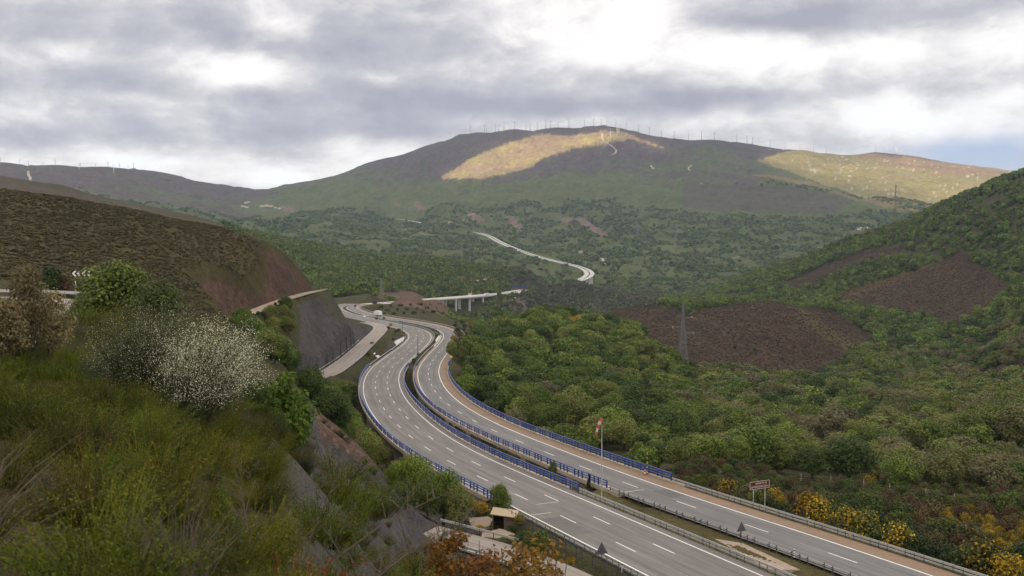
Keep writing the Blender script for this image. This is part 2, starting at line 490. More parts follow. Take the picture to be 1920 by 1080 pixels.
CP3 += [(0, 354, 350), (125, 372, 365), (250, 396, 380), (400, 427, 400), (470, 450, 405), (510, 470, 410),
        (0, 470, 220), (150, 470, 260), (300, 480, 300), (400, 500, 330),
        (0, 333, 1500), (120, 352, 1500), (240, 389, 1550), (330, 406, 1600), (430, 428, 1800),
        (722, 558, 930), (765, 553, 940), (793, 562, 950), (812, 578, 950), (832, 596, 940), (870, 612, 900), (690, 545, 1150), (600, 548, 1200), (600, 500, 1700), (600, 474, 2200), (600, 459, 2500), (480, 438, 2550), (800, 482, 2450), (930, 503, 2350),
        (1000, 518, 2250), (1062, 537, 2150), (800, 530, 1850), (880, 532, 2000), (700, 520, 1800), (500, 500, 1700),
        (845, 601, 1650), (900, 592, 1710), (800, 566, 1640), (912, 556, 1795), (960, 578, 1850), (880, 606, 1500), (1050, 562, 2200), (1150, 572, 1900), (1250, 562, 2200), (1200, 545, 2600),
        (870, 628, 600), (890, 628, 650), (950, 616, 680), (1050, 604, 720), (1150, 616, 700), (1220, 648, 670), (1280, 683, 700), (1340, 704, 690), (1200, 578, 1250), (1140, 594, 1100),
        (950, 680, 500), (1050, 702, 500), (1150, 742, 480), (900, 748, 370), (1000, 792, 330), (1100, 832, 300), (1200, 862, 270), (1250, 852, 290), (1400, 852, 280),
        (1600, 937, 186), (1500, 905, 205), (1800, 965, 168), (1920, 1005, 150), (1700, 885, 255), (1900, 905, 235), (1900, 820, 350), (1700, 802, 400), (1500, 802, 400), (1300, 790, 400),
        (1500, 742, 550), (1350, 740, 560), (1700, 742, 600), (1900, 742, 550), (1850, 692, 800), (1650, 662, 900), (1450, 715, 750), (1600, 668, 900),
        (1440, 567, 1050), (1350, 584, 1000), (1250, 622, 950), (1550, 590, 1060), (1640, 640, 1000), (1700, 592, 1150), (1560, 562, 1350), (1650, 512, 1500), (1850, 482, 1350), (1900, 562, 1000), (1900, 640, 800),
        (1920, 338, 1500), (1840, 368, 1550), (1760, 396, 1650), (1680, 420, 1750), (1600, 445, 1900), (1500, 483, 2100), (1400, 522, 2300), (1300, 562, 2300),
        (1300, 520, 3000), (1100, 527, 3000), (1105, 534, 2900), (1000, 502, 3200), (900, 482, 3300), (800, 462, 3500), (700, 452, 3600), (600, 432, 3800), (500, 422, 4000), (1050, 538, 2700),
        (1300, 440, 4000), (1300, 400, 4600), (1450, 430, 4000), (1600, 430, 4000), (1500, 400, 4500), (1650, 396, 4600), (1720, 388, 4700),
        (1430, 331, 5300), (1560, 351, 5150), (1700, 372, 5000), (1760, 381, 5000), (1350, 340, 5400), (1500, 312, 6500), (1700, 342, 6300), (1850, 352, 6300), (1940, 326, 7300), (1600, 330, 6300),
        (1600, 366, 5800), (1750, 392, 5700),
        (1440, 275, 7100), (1500, 285, 7000), (1560, 288, 7400), (1600, 290, 7600), (1640, 285, 7800), (1700, 291, 7800), (1750, 300, 7800), (1850, 314, 7800), (1960, 325, 7900), (2100, 330, 8000), (2500, 340, 8000),
        (480, 361, 7500), (520, 350, 7450), (560, 341, 7400), (640, 325, 7300), (700, 302, 7200), (800, 272, 7100), (880, 252, 7000), (960, 243, 7000), (1040, 239, 7000), (1120, 237, 6950), (1160, 240, 6950), (1240, 257, 6950), (1290, 262, 7000), (1340, 261, 7050), (1400, 268, 7100),
        (960, 300, 6400), (1100, 290, 6400), (1200, 320, 6000), (1000, 350, 5600), (900, 390, 5000), (1100, 380, 5000), (1200, 380, 5000), (1100, 430, 4200), (1000, 432, 4300), (800, 402, 5000), (800, 350, 5900), (700, 392, 5200), (640, 370, 5700),
        (600, 390, 5000), (550, 402, 4900), (1100, 470, 3500), (1200, 470, 3500), (1000, 465, 3700), (905, 440, 4350), (790, 419, 5000), (735, 412, 5200),
        (-200, 310, 6500), (0, 303, 6500), (100, 308, 6500), (200, 312, 6500), (300, 322, 6700), (400, 345, 7000), (450, 356, 7300), (100, 350, 5000), (300, 382, 4800), (400, 402, 4500), (470, 382, 6000), (450, 412, 4500), (-700, 300, 6500),
        (0, 350, 8500), (500, 400, 9000), (1000, 330, 8600), (1400, 330, 8800), (1900, 370, 9200), (-700, 360, 9000), (2500, 380, 9200)]
for c in (-700, 0, 500, 1000, 1500, 2000, 2600):
    CP3.append((c, 405, 12000))
_pts, _val = [], []
LS = 2.6                                      # weight of bearing against log-distance
for c, D, z in CZ:
    u = (c - 960) / F
    _pts.append((u * LS, math.log(D))); _val.append(z / D)
for c, r, D in CP3:
    _pts.append((ray_u(c, r) * LS, math.log(D))); _val.append(ray_m(r))
_pts = np.array(_pts); _val = np.array(_val)
_C = 0.03


def _phi(a, b):
    d2 = ((a[:, None, :] - b[None, :, :]) ** 2).sum(2)
    return np.sqrt(d2 + _C * _C)


_n = len(_pts)
_A = np.zeros((_n + 3, _n + 3))
_A[:_n, :_n] = -_phi(_pts, _pts) + np.eye(_n) * -0.0
_Q = np.concatenate([np.ones((_n, 1)), _pts], 1)
_A[:_n, _n:] = _Q; _A[_n:, :_n] = _Q.T
_w = np.linalg.solve(_A + np.eye(_n + 3) * 1e-9, np.concatenate([_val, [0, 0, 0]]))


def natural(u, l):
    P = np.stack([u * LS, l], 1)
    out = np.empty(len(P))
    for i in range(0, len(P), 20000):
        p = P[i:i + 20000]
        out[i:i + 20000] = -_phi(p, _pts) @ _w[:_n] + _w[_n] + p @ _w[_n + 1:]
    return out


# grid: columns of bearing, rows of distance (finer where the camera looks close)
gu = np.concatenate([np.linspace(-1.05, -.58, 40)[:-1], np.linspace(-.58, .58, 760), np.linspace(.58, 1.05, 40)[1:]])
seg = [(.8, 6, 40), (6, 60, 110), (60, 130, 110), (130, 480, 260), (480, 900, 110), (900, 2600, 120), (2600, 8200, 190), (8200, 9400, 8)]
gl = np.concatenate([np.linspace(math.log(a), math.log(b), n, endpoint=False) for a, b, n in seg] + [[math.log(9400)]])
NU, NL = len(gu), len(gl)
UU, LL = np.meshgrid(gu, gl)
DD = np.exp(LL)
XX, YY = UU * DD, DD
Zn = natural(UU.ravel(), LL.ravel()).reshape(UU.shape) * DD


def roughness(x, y, D):
    far = sstep(1500, 4500, D)
    z = fbm(x / 900, y / 900, 5, .5) * 42 * far
    z = z + (np.abs(fbm(x / 420 + 5, y / 420, 5, .55)) - .35) * 60 * sstep(2800, 4500, D)
    z = z + fbm(x / 160, y / 160, 4) * 5 * sstep(600, 1500, D)
    z = z - np.abs(fbm(x / 170 + 2, y / 330, 4, .55)) * 26 * sstep(3600, 5200, D)
    z = z + fbm(x / 40, y / 40, 4) * 1.1 * sstep(110, 500, D)
    z = z + fbm(x / 7, y / 7, 4, .6) * .45 * sstep(8, 40, D)
    z = z + fbm(x / 1.3, y / 1.3, 3) * .07
    return z


crest = np.zeros_like(DD)
for c, r, D in CP3:                           # keep the skylines as surveyed
    if D > 6400 and r < 363:
        crest = np.maximum(crest, np.exp(-((UU - ray_u(c, r)) / .03) ** 2 - ((LL - math.log(D)) / .035) ** 2))
Zn = Zn + roughness(XX, YY, DD) * (1 - .85 * crest)


# carve roads in
def near_line(x, y, P):
    """distance to a polyline and its height there"""
    d = np.full(x.shape, 1e9); h = np.zeros(x.shape)
    for i in range(0, len(x), 40000):
        xs, ys = x[i:i + 40000], y[i:i + 40000]
        best = np.full(xs.shape, 1e18); bi = np.zeros(xs.shape, int)
        for j in range(0, len(P), 64):
            q = P[j:j + 64]
            dd = (xs[:, None] - q[None, :, 0]) ** 2 + (ys[:, None] - q[None, :, 1]) ** 2
            k = dd.argmin(1); m = dd[np.arange(len(xs)), k]
            b = m < best
            best[b] = m[b]; bi[b] = j + k[b]
        d[i:i + 40000] = np.sqrt(best); h[i:i + 40000] = P[bi, 2]
    return d, h


def dense(P, step=1.2):
    return resample(P, step)


GRADE = []          # (points, half width, cut slope, fill slope, reach)
NEAR_AB, FAR_AB = 168.0, 394.0
Lc = offset(Aw, -6.0); Rc = offset(Bw, -3.2)
for P in (Lc, Rc):
    y = P[:, 1]
    GRADE += [(dense(P[y < NEAR_AB]), 9.0, 0.95, 0.62, 60), (dense(P[y > FAR_AB]), 9.0, 0.95, .62, 60)]
GRADE += [(dense(Mw), 5.2, 1.35, .7, 70), (dense(Tw[len(Tw) // 5:]), 3.4, 1.9, 1.7, 30), (dense(Nw), 5.0, .9, .7, 14), (dense(Vw), 4.0, .85, .7, 40)]
f1 = resample(FAR1, 6); f2 = resample(FAR2, 8); f3 = resample(FAR3, 10)
V1a, V1b = 1645, 1800
GRADE += [(f1[f1[:, 1] < V1a], 15, .9, .7, 90), (f1[f1[:, 1] > V1b], 15, .9, .7, 90), (f2[f2[:, 1] > 3010], 16, .7, .6, 110), (f3, 17, .7, .6, 110)]
lowz = np.full(DD.shape, -1e9); highz = np.full(DD.shape, 1e9)
for P, w, cs, fs, reach in GRADE:
    if len(P) < 2: continue
    m = (XX > P[:, 0].min() - reach) & (XX < P[:, 0].max() + reach) & (YY > P[:, 1].min() - reach) & (YY < P[:, 1].max() + reach)
    d, h = near_line(XX[m], YY[m], P)
    e = np.maximum(d - w, 0)
    h = h - .35
    lo = np.where(e < reach, h - fs * e - .004 * e * e, -1e9); hi = np.where(e < reach, h + cs * e + .01 * e * e, 1e9)
    lowz[m] = np.maximum(lowz[m], lo); highz[m] = np.minimum(highz[m], hi)
Zt = np.minimum(np.maximum(Zn, lowz), np.maximum(highz, lowz))
# under the bridges the ground stays well below the decks
for P, w, clear in ((dense(Lc[(Lc[:, 1] >= NEAR_AB) & (Lc[:, 1] <= FAR_AB)]), 9, 4.0), (dense(Rc[(Rc[:, 1] >= NEAR_AB) & (Rc[:, 1] <= FAR_AB)]), 9, 4.0),
                    (f1[(f1[:, 1] >= V1a) & (f1[:, 1] <= V1b)], 14, 8.0), (f2[f2[:, 1] <= 3010], 18, 6.0)):
    m = (XX > P[:, 0].min() - 40) & (XX < P[:, 0].max() + 40) & (YY > P[:, 1].min() - 40) & (YY < P[:, 1].max() + 40)
    d, h = near_line(XX[m], YY[m], P)
    e = np.maximum(d - w, 0)
    Zt[m] = np.maximum(np.minimum(Zt[m], h - clear + 1.1 * e), np.minimum(lowz[m], h - .35))
for P, w, cs, fs, reach in GRADE[4:8]:
    m = (XX > P[:, 0].min() - 9) & (XX < P[:, 0].max() + 9) & (YY > P[:, 1].min() - 9) & (YY < P[:, 1].max() + 9)
    d, h = near_line(XX[m], YY[m], P)
    Zt[m] = np.where(d < w, h - .3, Zt[m])
_raw = Zn - Zt
_rk = sstep(.8, 3.0, _raw) * (DD > 190) * (DD < 900)
Zt = Zt + _rk * (-np.abs(fbm((XX + YY) / 7.5, (XX - YY) / 30 + Zt / 14, 4, .6)) * 1.9 + .55 * fbm(XX / 2.6, YY / 2.6 + Zt / 2.6, 4, .65))
for P, w, cs, fs, reach in GRADE[:8]:
    if len(P) < 2: continue
    m = (XX > P[:, 0].min() - 9) & (XX < P[:, 0].max() + 9) & (YY > P[:, 1].min() - 9) & (YY < P[:, 1].max() + 9)
    d, h = near_line(XX[m], YY[m], P)
    Zt[m] = np.where(d < w, np.minimum(Zt[m], h - .3), Zt[m])
CUT = Zn - Zt                                   # metres of ground taken away
PXg, PYg = project(XX, YY, Zt)


def ground(x, y):
    """height of the built terrain at (x, y)"""
    x = np.asarray(x, float); y = np.asarray(y, float)
    u = np.clip(x / y, gu[0], gu[-1] - 1e-9); l = np.clip(np.log(np.maximum(y, .81)), gl[0], gl[-1] - 1e-9)
    i = np.clip(np.searchsorted(gu, u, 'right') - 1, 0, NU - 2); j = np.clip(np.searchsorted(gl, l, 'right') - 1, 0, NL - 2)
    a = (u - gu[i]) / (gu[i + 1] - gu[i]); b = (y - DD[j, 0]) / (DD[j + 1, 0] - DD[j, 0]); b = np.clip(b, 0, 1)
    return (Zt[j, i] * (1 - a) + Zt[j, i + 1] * a) * (1 - b) + (Zt[j + 1, i] * (1 - a) + Zt[j + 1, i + 1] * a) * b


def spot(px, py, lo=8.0, hi=9000.0):
    """where the line of sight through a photo pixel meets the ground: a survey aid, returns x, y, z"""
    u, m = ray_u(px, py), ray_m(py)
    y = np.exp(np.linspace(math.log(lo), math.log(hi), 6000))
    below = ground(u * y, y) > m * y
    k = below.argmax() if below.any() else len(y) - 1
    return float(u * y[k]), float(y[k]), float(ground(np.array([u * y[k]]), np.array([y[k]]))[0])


# ------------------------------------------------------------------ ground cover (colour of what grows or lies there)
def zone(poly, d0, d1, ragged=10.0):
    s = np.clip(DD, 60, 1e9) / F
    k = ragged
    qx = PXg + k * fbm(XX / (s * 60) + 3, YY / (s * 160), 4, .6); qy = PYg + k * .6 * fbm(XX / (s * 60) - 8, YY / (s * 160) + 2, 4, .6)
    return inpoly(qx, qy, poly) & (DD > d0) & (DD < d1)


def mix(c, w, col):
    w = np.clip(w, 0, 1)[..., None]
    c[:] = c * (1 - w) + np.array(col) * w


GC = np.zeros(DD.shape + (3,)); GC[:] = (.060, .058, .026)
n1 = fbm(XX / 300, YY / 300, 5, .6); n2 = fbm(XX / 90 + 4, YY / 90, 5, .6); n3 = fbm(XX / 18, YY / 18, 5, .65); n4 = fbm(XX / 800 + 9, YY / 800, 4, .55)
# far mountains: purple heath high, green scrub in folds and lower
mt = sstep(2300, 3200, DD)
heath = np.array((.094, .070, .070)); scrub = np.array((.094, .112, .038)); dark = np.array((.034, .048, .026))
g_amt = sstep(-.35, .35, n4 + .9 * n1 + .5 * n2 + (380 - Zt) / 300 - .75 * sstep(-.20, -.30, UU) * sstep(3200, 4500, DD))
far_c = heath * (1 - g_amt[..., None]) + scrub * g_amt[..., None]
far_c = far_c * (1 + .6 * n2[..., None]) * (1 + .5 * n3[..., None])
dk = sstep(.12, .5, n2 + .6 * n1)
far_c = far_c * (1 - .6 * dk[..., None]) + dark * .6 * dk[..., None]
GC = GC * (1 - mt[..., None]) + far_c * mt[..., None]
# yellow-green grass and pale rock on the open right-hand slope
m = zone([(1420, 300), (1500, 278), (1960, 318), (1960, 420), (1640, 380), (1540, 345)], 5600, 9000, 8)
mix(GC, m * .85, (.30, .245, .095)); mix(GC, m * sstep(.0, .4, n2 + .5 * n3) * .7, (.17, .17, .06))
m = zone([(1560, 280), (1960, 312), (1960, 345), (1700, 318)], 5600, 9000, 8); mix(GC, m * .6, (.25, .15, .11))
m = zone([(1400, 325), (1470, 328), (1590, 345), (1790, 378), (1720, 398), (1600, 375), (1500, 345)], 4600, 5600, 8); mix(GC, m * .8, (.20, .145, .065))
# grass on the sunlit shoulder, colour raised and warmed to brighten the sun patch
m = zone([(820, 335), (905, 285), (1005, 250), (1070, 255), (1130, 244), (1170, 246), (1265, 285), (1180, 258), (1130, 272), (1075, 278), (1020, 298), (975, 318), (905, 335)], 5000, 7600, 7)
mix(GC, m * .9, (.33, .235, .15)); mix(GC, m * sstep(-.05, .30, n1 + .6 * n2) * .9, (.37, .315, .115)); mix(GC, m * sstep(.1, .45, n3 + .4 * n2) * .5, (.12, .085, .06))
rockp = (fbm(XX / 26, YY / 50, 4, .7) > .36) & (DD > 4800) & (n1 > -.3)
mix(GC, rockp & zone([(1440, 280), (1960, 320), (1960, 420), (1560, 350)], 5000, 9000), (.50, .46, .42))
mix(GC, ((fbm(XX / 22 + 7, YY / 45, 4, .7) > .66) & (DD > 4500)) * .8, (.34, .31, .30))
FCUT = np.zeros(DD.shape, bool)
# brown cut banks of the motorway on the mountain
for poly in ([(845, 397), (862, 400), (870, 408), (858, 405)], [(873, 398), (890, 400), (910, 413), (898, 416), (880, 408)], [(945, 404), (963, 406), (982, 428), (966, 430)],
             [(775, 377), (786, 378), (797, 390), (785, 396)], [(1050, 410), (1085, 408), (1100, 413), (1140, 440), (1125, 446), (1100, 428), (1080, 414), (1060, 418)],
             [(738, 379), (748, 380), (752, 388), (744, 388)], [(520, 385), (545, 388), (560, 398), (535, 398)]):
    z_ = zone(poly, 3300, 6500, 2.5); FCUT |= z_; mix(GC, z_ * .9, (.20, .13, .11))
# small meadows in the valley
for poly in ([(1290, 478), (1330, 468), (1360, 476), (1320, 488)], [(1330, 418), (1450, 425), (1450, 430), (1330, 424)], [(1200, 470), (1270, 460), (1260, 480)]):
    mix(GC, zone(poly, 2500, 5600, 5) * .6, (.135, .150, .062))
mix(GC, zone([(1280, 340), (1480, 350), (1600, 375), (1560, 400), (1380, 395), (1280, 390)], 4000, 5600, 10) * .7, (.085, .062, .058))
mix(GC, zone([(1300, 350), (1560, 360), (1720, 385), (1640, 372), (1430, 345)], 4300, 5600, 8) * .5, (.07, .05, .045))
# left hill of heather, second ridge
lh = zone([(-400, 300), (0, 345), (250, 390), (400, 420), (510, 462), (600, 545), (440, 600), (200, 620), (-400, 620)], 150, 560, 6)
hl = np.array((.064, .054, .022)) * (1 + .5 * n3[..., None]) * (1 + .25 * fbm(XX / 5, YY / 9, 4, .7)[..., None])
GC[lh] = hl[lh]
mix(GC, lh * sstep(.1, .5, n3 + .3 * n2) * .55, (.050, .056, .024))
m = zone([(-400, 300), (0, 328), (240, 385), (430, 425), (430, 450), (-400, 450)], 900, 2100, 5); mix(GC, m, (.078, .060, .042))
# heather slopes on the right
br = np.array((.062, .039, .025)) * (1 + .35 * fbm(XX / 14, YY / 5, 4, .7)[..., None]) * (1 + .25 * n3[..., None])
BRN = np.zeros(DD.shape, bool)
for poly, d0, d1 in (([(1195, 640), (1230, 612), (1330, 578), (1440, 560), (1560, 585), (1600, 610), (1650, 648), (1590, 672), (1530, 718), (1470, 725), (1330, 705), (1260, 690), (1215, 665)], 640, 1300),
                     ([(1555, 575), (1590, 545), (1740, 500), (1800, 468), (1850, 505), (1890, 540), (1860, 580), (1800, 600), (1640, 585)], 900, 1600),
                     ([(1800, 720), (1850, 695), (1925, 680), (1925, 712), (1850, 728)], 500, 1000), ([(1750, 590), (1800, 592), (1798, 612), (1752, 610)], 700, 1300),
                     ([(1125, 620), (1130, 585), (1200, 566), (1280, 585), (1240, 625)], 900, 1500),
                     ([(1450, 540), (1560, 490), (1640, 466), (1730, 455), (1690, 470), (1590, 505), (1500, 545)], 1300, 2300),
                     ([(1380, 505), (1500, 455), (1640, 412), (1760, 385), (1700, 415), (1560, 462), (1440, 510)], 1500, 2600)):
    z_ = zone(poly, d0, d1, 9)
    GC[z_] = br[z_]; BRN |= z_
mix(GC, zone([(1470, 570), (1500, 572), (1570, 625), (1640, 650), (1600, 662), (1530, 630)], 700, 1200, 6) * .6, (.095, .075, .030))
mix(GC, zone([(1550, 570), (1600, 540), (1740, 490), (1750, 498), (1620, 552), (1570, 578)], 900, 1700, 4) * .7, (.11, .075, .026))
mix(GC, zone([(1280, 684), (1330, 683), (1365, 704), (1290, 704)], 500, 800, 4), (.30, .155, .085))
# trodden strip through the trees, bare ground between them
mix(GC, zone([(1035, 640), (1052, 640), (1040, 690), (1032, 720), (1015, 722), (1030, 690)], 350, 800, 3), (.13, .105, .040))
mix(GC, zone([(690, 552), (790, 545), (850, 575), (840, 600), (760, 575)], 850, 1700, 4) * .9, (.135, .085, .062))
mix(GC, zone([(940, 550), (1020, 565), (1040, 590), (960, 580)], 1500, 2100, 4) * .8, (.155, .120, .095))
mix(GC, zone([(805, 535), (870, 520), (880, 545), (800, 560)], 1500, 2100, 6) * .6, (.075, .058, .045))
mix(GC, zone([(590, 780), (640, 775), (720, 850), (700, 860), (640, 830)], 90, 230, 6), (.15, .085, .062))
mix(GC, zone([(745, 925), (760, 930), (870, 1005), (850, 1010), (800, 990)], 70, 150, 3), (.17, .125, .10))
# near slope: grey slate scree right of the shelf, leaf litter on the shelf
sl_w = sstep(505, 600, PXg + 25 * n3) * (DD < 175) * (PXg < 905) * (DD > 3)
slate = np.array((.080, .078, .088)) * (1 + .5 * fbm(XX / 1.1, YY / 1.1, 4, .7)[..., None])
GC = GC * (1 - .9 * sl_w[..., None]) + slate * .9 * sl_w[..., None]
mix(GC, sl_w * (fbm(XX / 2.2 + 3, YY / 2.2, 4, .6) > .22) * .6, (.105, .080, .070))
rk_ = zone([(588, 772), (640, 768), (722, 850), (712, 880), (650, 850), (600, 815)], 90, 240, 9); mix(GC, rk_ * .9, (.125, .074, .056)); mix(GC, rk_ * (fbm(XX / 1.7, YY / 1.7, 4, .7) > .25) * .8, (.21, .165, .14)); mix(GC, rk_ * (fbm(XX / 1.5 + 9, YY / 1.5, 4, .7) > .3) * .7, (.05, .035, .03))
sh = (PXg < 540) & (DD < 110)
mix(GC, sh * .7, (.055, .046, .022))
# rock laid bare by road cuts
cutm = sstep(.7, 1.8, CUT + .5 * n3) * (DD < 900) * (DD > 100)
slc = (np.array((.086, .079, .080)) * (1 + .35 * fbm((XX + YY) / 3.0, Zt / 9, 4, .7)[..., None]) * (1 + .3 * fbm(XX / 1.6, Zt / 1.6 + YY / 5, 4, .7)[..., None]))
brc = (np.array((.082, .051, .037)) * (1 + .45 * fbm(XX / 1.4, Zt / 1.2 + YY / 3, 4, .7)[..., None]) * (1 + .75 * fbm((XX - YY) / 4.0 + Zt / 2, Zt / 5, 4, .7)[..., None]))
upper = (Zt > -27.5) & (XX < -60)
cc = np.where(upper[..., None], brc, slc)
cutm = cutm * ((XX < -40) | (YY < 175))
upper_c = (Zt > -27.5) & (XX < -60) & (DD < 600)
cutm = np.where(upper_c, sstep(2.6, 4.4, CUT + 2.2 * n3), cutm)
GC = GC * (1 - cutm[..., None]) + cc * cutm[..., None]
mix(GC, (cutm > .4) * upper * sstep(.25, .6, fbm(XX / 9, YY / 9 + Zt / 6, 4)) * .7, (.075, .062, .058))
mix(GC, zone([(560, 555), (610, 543), (700, 600), (690, 640), (640, 690), (600, 700)], 380, 640, 4) * (Zt < -27) * .35, (.082, .076, .078))
# verges beside the carriageways
dl, _ = near_line(XX[(DD < 900) & (DD > 60)], YY[(DD < 900) & (DD > 60)], dense(.5 * (Lc + Rc[np.linalg.norm(Rc[None, :, :2] - Lc[:, None, :2], axis=2).argmin(1)])))
vm = np.zeros(DD.shape); vm[(DD < 900) & (DD > 60)] = sstep(19, 15, dl + 1.5 * n3[(DD < 900) & (DD > 60)])
mix(GC, vm * (YY < 190), (.105, .092, .040)); mix(GC, vm * (YY >= 190) * (YY < 900) * .8, (.085, .078, .045))
GC = np.clip(GC, .008, .8)
ROCK = np.clip(np.maximum(cutm, sl_w * .8), 0, 1)

tm = bpy.data.materials.new('ground_cover')
tm.use_nodes = True
t = tm.node_tree; t.nodes.clear()
out = nd(t, 'ShaderNodeOutputMaterial'); bs = nd(t, 'ShaderNodeBsdfPrincipled')
bs.inputs['Roughness'].default_value = .95; bs.inputs['Specular IOR Level'].default_value = .12
lk(t, bs.outputs[0], out.inputs[0])
ca = nd(t, 'ShaderNodeAttribute', attribute_name='Col'); ra = nd(t, 'ShaderNodeAttribute', attribute_name='rock')
geo = nd(t, 'ShaderNodeNewGeometry')


def t_noise(tree, scale, detail, rough, vec):
    n = nd(tree, 'ShaderNodeTexNoise'); n.inputs['Scale'].default_value = scale; n.inputs['Detail'].default_value = detail; n.inputs['Roughness'].default_value = rough
    lk(tree, vec, n.inputs['Vector']); return n.outputs['Fac']


na = t_noise(t, .035, 8, .72, geo.outputs['Position']); nb = t_noise(t, .55, 6, .7, geo.outputs['Position']); nc = t_noise(t, 6.0, 4, .65, geo.outputs['Position'])
amp = math_n(t, 'ADD', math_n(t, 'MULTIPLY', math_n(t, 'SUBTRACT', na, .5), 1.9), math_n(t, 'MULTIPLY', math_n(t, 'SUBTRACT', nb, .5), 1.3))
amp = math_n(t, 'ADD', amp, math_n(t, 'MULTIPLY', math_n(t, 'SUBTRACT', nc, .5), .9))
fac = math_n(t, 'MAXIMUM', math_n(t, 'ADD', amp, 1.0), .25)
cm = nd(t, 'ShaderNodeVectorMath', operation='SCALE'); lk(t, ca.outputs['Color'], cm.inputs[0]); lk(t, fac, cm.inputs[3])
lk(t, cm.outputs[0], bs.inputs['Base Color'])
vor = nd(t, 'ShaderNodeTexVoronoi', feature='F1'); vor.inputs['Scale'].default_value = .55; lk(t, geo.outputs['Position'], vor.inputs['Vector'])
hgt = math_n(t, 'MULTIPLY_ADD', math_n(t, 'MULTIPLY', vor.outputs['Distance'], ra.outputs['Fac']), .9, math_n(t, 'MULTIPLY', nb, .8))
hgt = math_n(t, 'ADD', hgt, math_n(t, 'MULTIPLY', na, 9.0)); hgt = math_n(t, 'ADD', hgt, math_n(t, 'MULTIPLY', nc, .07))
bp = nd(t, 'ShaderNodeBump'); bp.inputs['Strength'].default_value = .8; bp.inputs['Distance'].default_value = 1.0
lk(t, hgt, bp.inputs['Height']); lk(t, bp.outputs[0], bs.inputs['Normal'])

idx = np.arange(NU * NL).reshape(NL, NU)
quads = np.stack([idx[:-1, :-1], idx[:-1, 1:], idx[1:, 1:], idx[1:, :-1]], -1).reshape(-1, 4)
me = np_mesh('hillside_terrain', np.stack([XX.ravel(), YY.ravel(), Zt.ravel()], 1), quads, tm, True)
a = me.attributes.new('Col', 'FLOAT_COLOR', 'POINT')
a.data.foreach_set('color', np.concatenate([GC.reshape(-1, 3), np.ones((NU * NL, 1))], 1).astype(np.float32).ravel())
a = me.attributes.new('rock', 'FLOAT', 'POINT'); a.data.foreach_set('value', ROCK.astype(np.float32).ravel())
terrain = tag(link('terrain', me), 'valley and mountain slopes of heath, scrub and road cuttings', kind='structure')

# ------------------------------------------------------------------ unseen cloud sheet added to block the sun, gaps shaped for the lit patch
BLOCKER_Z = 1800.0
cx = np.unique(np.concatenate([np.linspace(-12000, 12000, 61), np.linspace(-2600, 3600, 160)]))
cy = np.unique(np.concatenate([np.linspace(-7000, 7300, 40), np.linspace(2600, 6300, 110)]))
CX, CY = np.meshgrid(cx, cy)
hx, hy = np.full(CX.shape, np.nan), np.full(CX.shape, np.nan)
done = np.zeros(CX.shape, bool)
for tt in np.arange(1500, 4300, 25.0):
    x = CX - SUN_DIR.x * tt; y = CY - SUN_DIR.y * tt; z = BLOCKER_Z - SUN_DIR.z * tt
    ok = (y > 300) & (np.abs(x / np.maximum(y, 1)) < .95) & ~done
    g = np.where(ok, ground(x, np.maximum(y, 1)), -1e9)
    hit = ok & (g > z)
    hx[hit] = x[hit]; hy[hit] = y[hit]; done |= hit
hz = np.where(done, ground(np.nan_to_num(hx), np.maximum(np.nan_to_num(hy, nan=1), 1)), 0)
lx, ly = project(np.nan_to_num(hx), np.maximum(np.nan_to_num(hy, nan=1), 1), hz)
ly = np.where(done, ly, -999); 
LIT = [[(822, 338), (893, 292), (905, 276), (1007, 250), (1067, 255), (1123, 243), (1150, 243), (1170, 247), (1135, 262), (1120, 272), (1073, 277), (1023, 297), (973, 317), (907, 335)],
       [(1150, 246), (1180, 250), (1257, 278), (1262, 286), (1230, 284), (1185, 262)],
       [(1440, 286), (1493, 276), (1573, 300), (1657, 284), (1700, 280), (2300, 300), (2300, 460), (1820, 400), (1780, 377), (1680, 360), (1547, 328), (1420, 304)],
       [(1405, 326), (1513, 334), (1580, 346), (1560, 353), (1467, 338)], [(1570, 366), (1640, 376), (1763, 379), (1745, 394), (1680, 390), (1613, 377)]]
wob = 9 * fbm(CX / 260, CY / 260, 5, .65); wob2 = 5 * fbm(CX / 260 + 31, CY / 260, 4, .6)
open_ = np.zeros(CX.shape)
for poly in LIT:
    for k in range(25):                       # soft rim
        ox, oy = ((k % 5) - 2) * 9, ((k // 5) - 2) * 4.5
        open_ = open_ + inpoly(lx + wob + ox, ly + wob2 + oy, poly) * (done & (hy > 4500)) / 25.0
open_ = np.clip(open_, 0, 1) * (.62 + .38 * sstep(-.25, .2, fbm(CX / 330 + 5, CY / 330, 4, .6)))
CZg = BLOCKER_Z + 120 * fbm(CX / 1500, CY / 1500, 4) * (1 - open_) * 0 + 0
thick = 1 - open_
idx = np.arange(CX.size).reshape(CX.shape)
quads = np.stack([idx[:-1, :-1], idx[:-1, 1:], idx[1:, 1:], idx[1:, :-1]], -1).reshape(-1, 4)
clm = bpy.data.materials.new('sun_blocker_vapour'); clm.use_nodes = True
t = clm.node_tree; t.nodes.clear()
out = nd(t, 'ShaderNodeOutputMaterial'); tr = nd(t, 'ShaderNodeBsdfTransparent'); tl = nd(t, 'ShaderNodeBsdfTranslucent'); df = nd(t, 'ShaderNodeBsdfDiffuse')
tl.inputs[0].default_value = (.92, .93, .97, 1); df.inputs[0].default_value = (.8, .8, .82, 1)
at_n = nd(t, 'ShaderNodeAttribute', attribute_name='thick')
m1 = nd(t, 'ShaderNodeMixShader'); m1.inputs[0].default_value = .8; lk(t, df.outputs[0], m1.inputs[1]); lk(t, tl.outputs[0], m1.inputs[2])
m2 = nd(t, 'ShaderNodeMixShader'); lk(t, at_n.outputs['Fac'], m2.inputs[0]); lk(t, tr.outputs[0], m2.inputs[1]); lk(t, m1.outputs[0], m2.inputs[2])
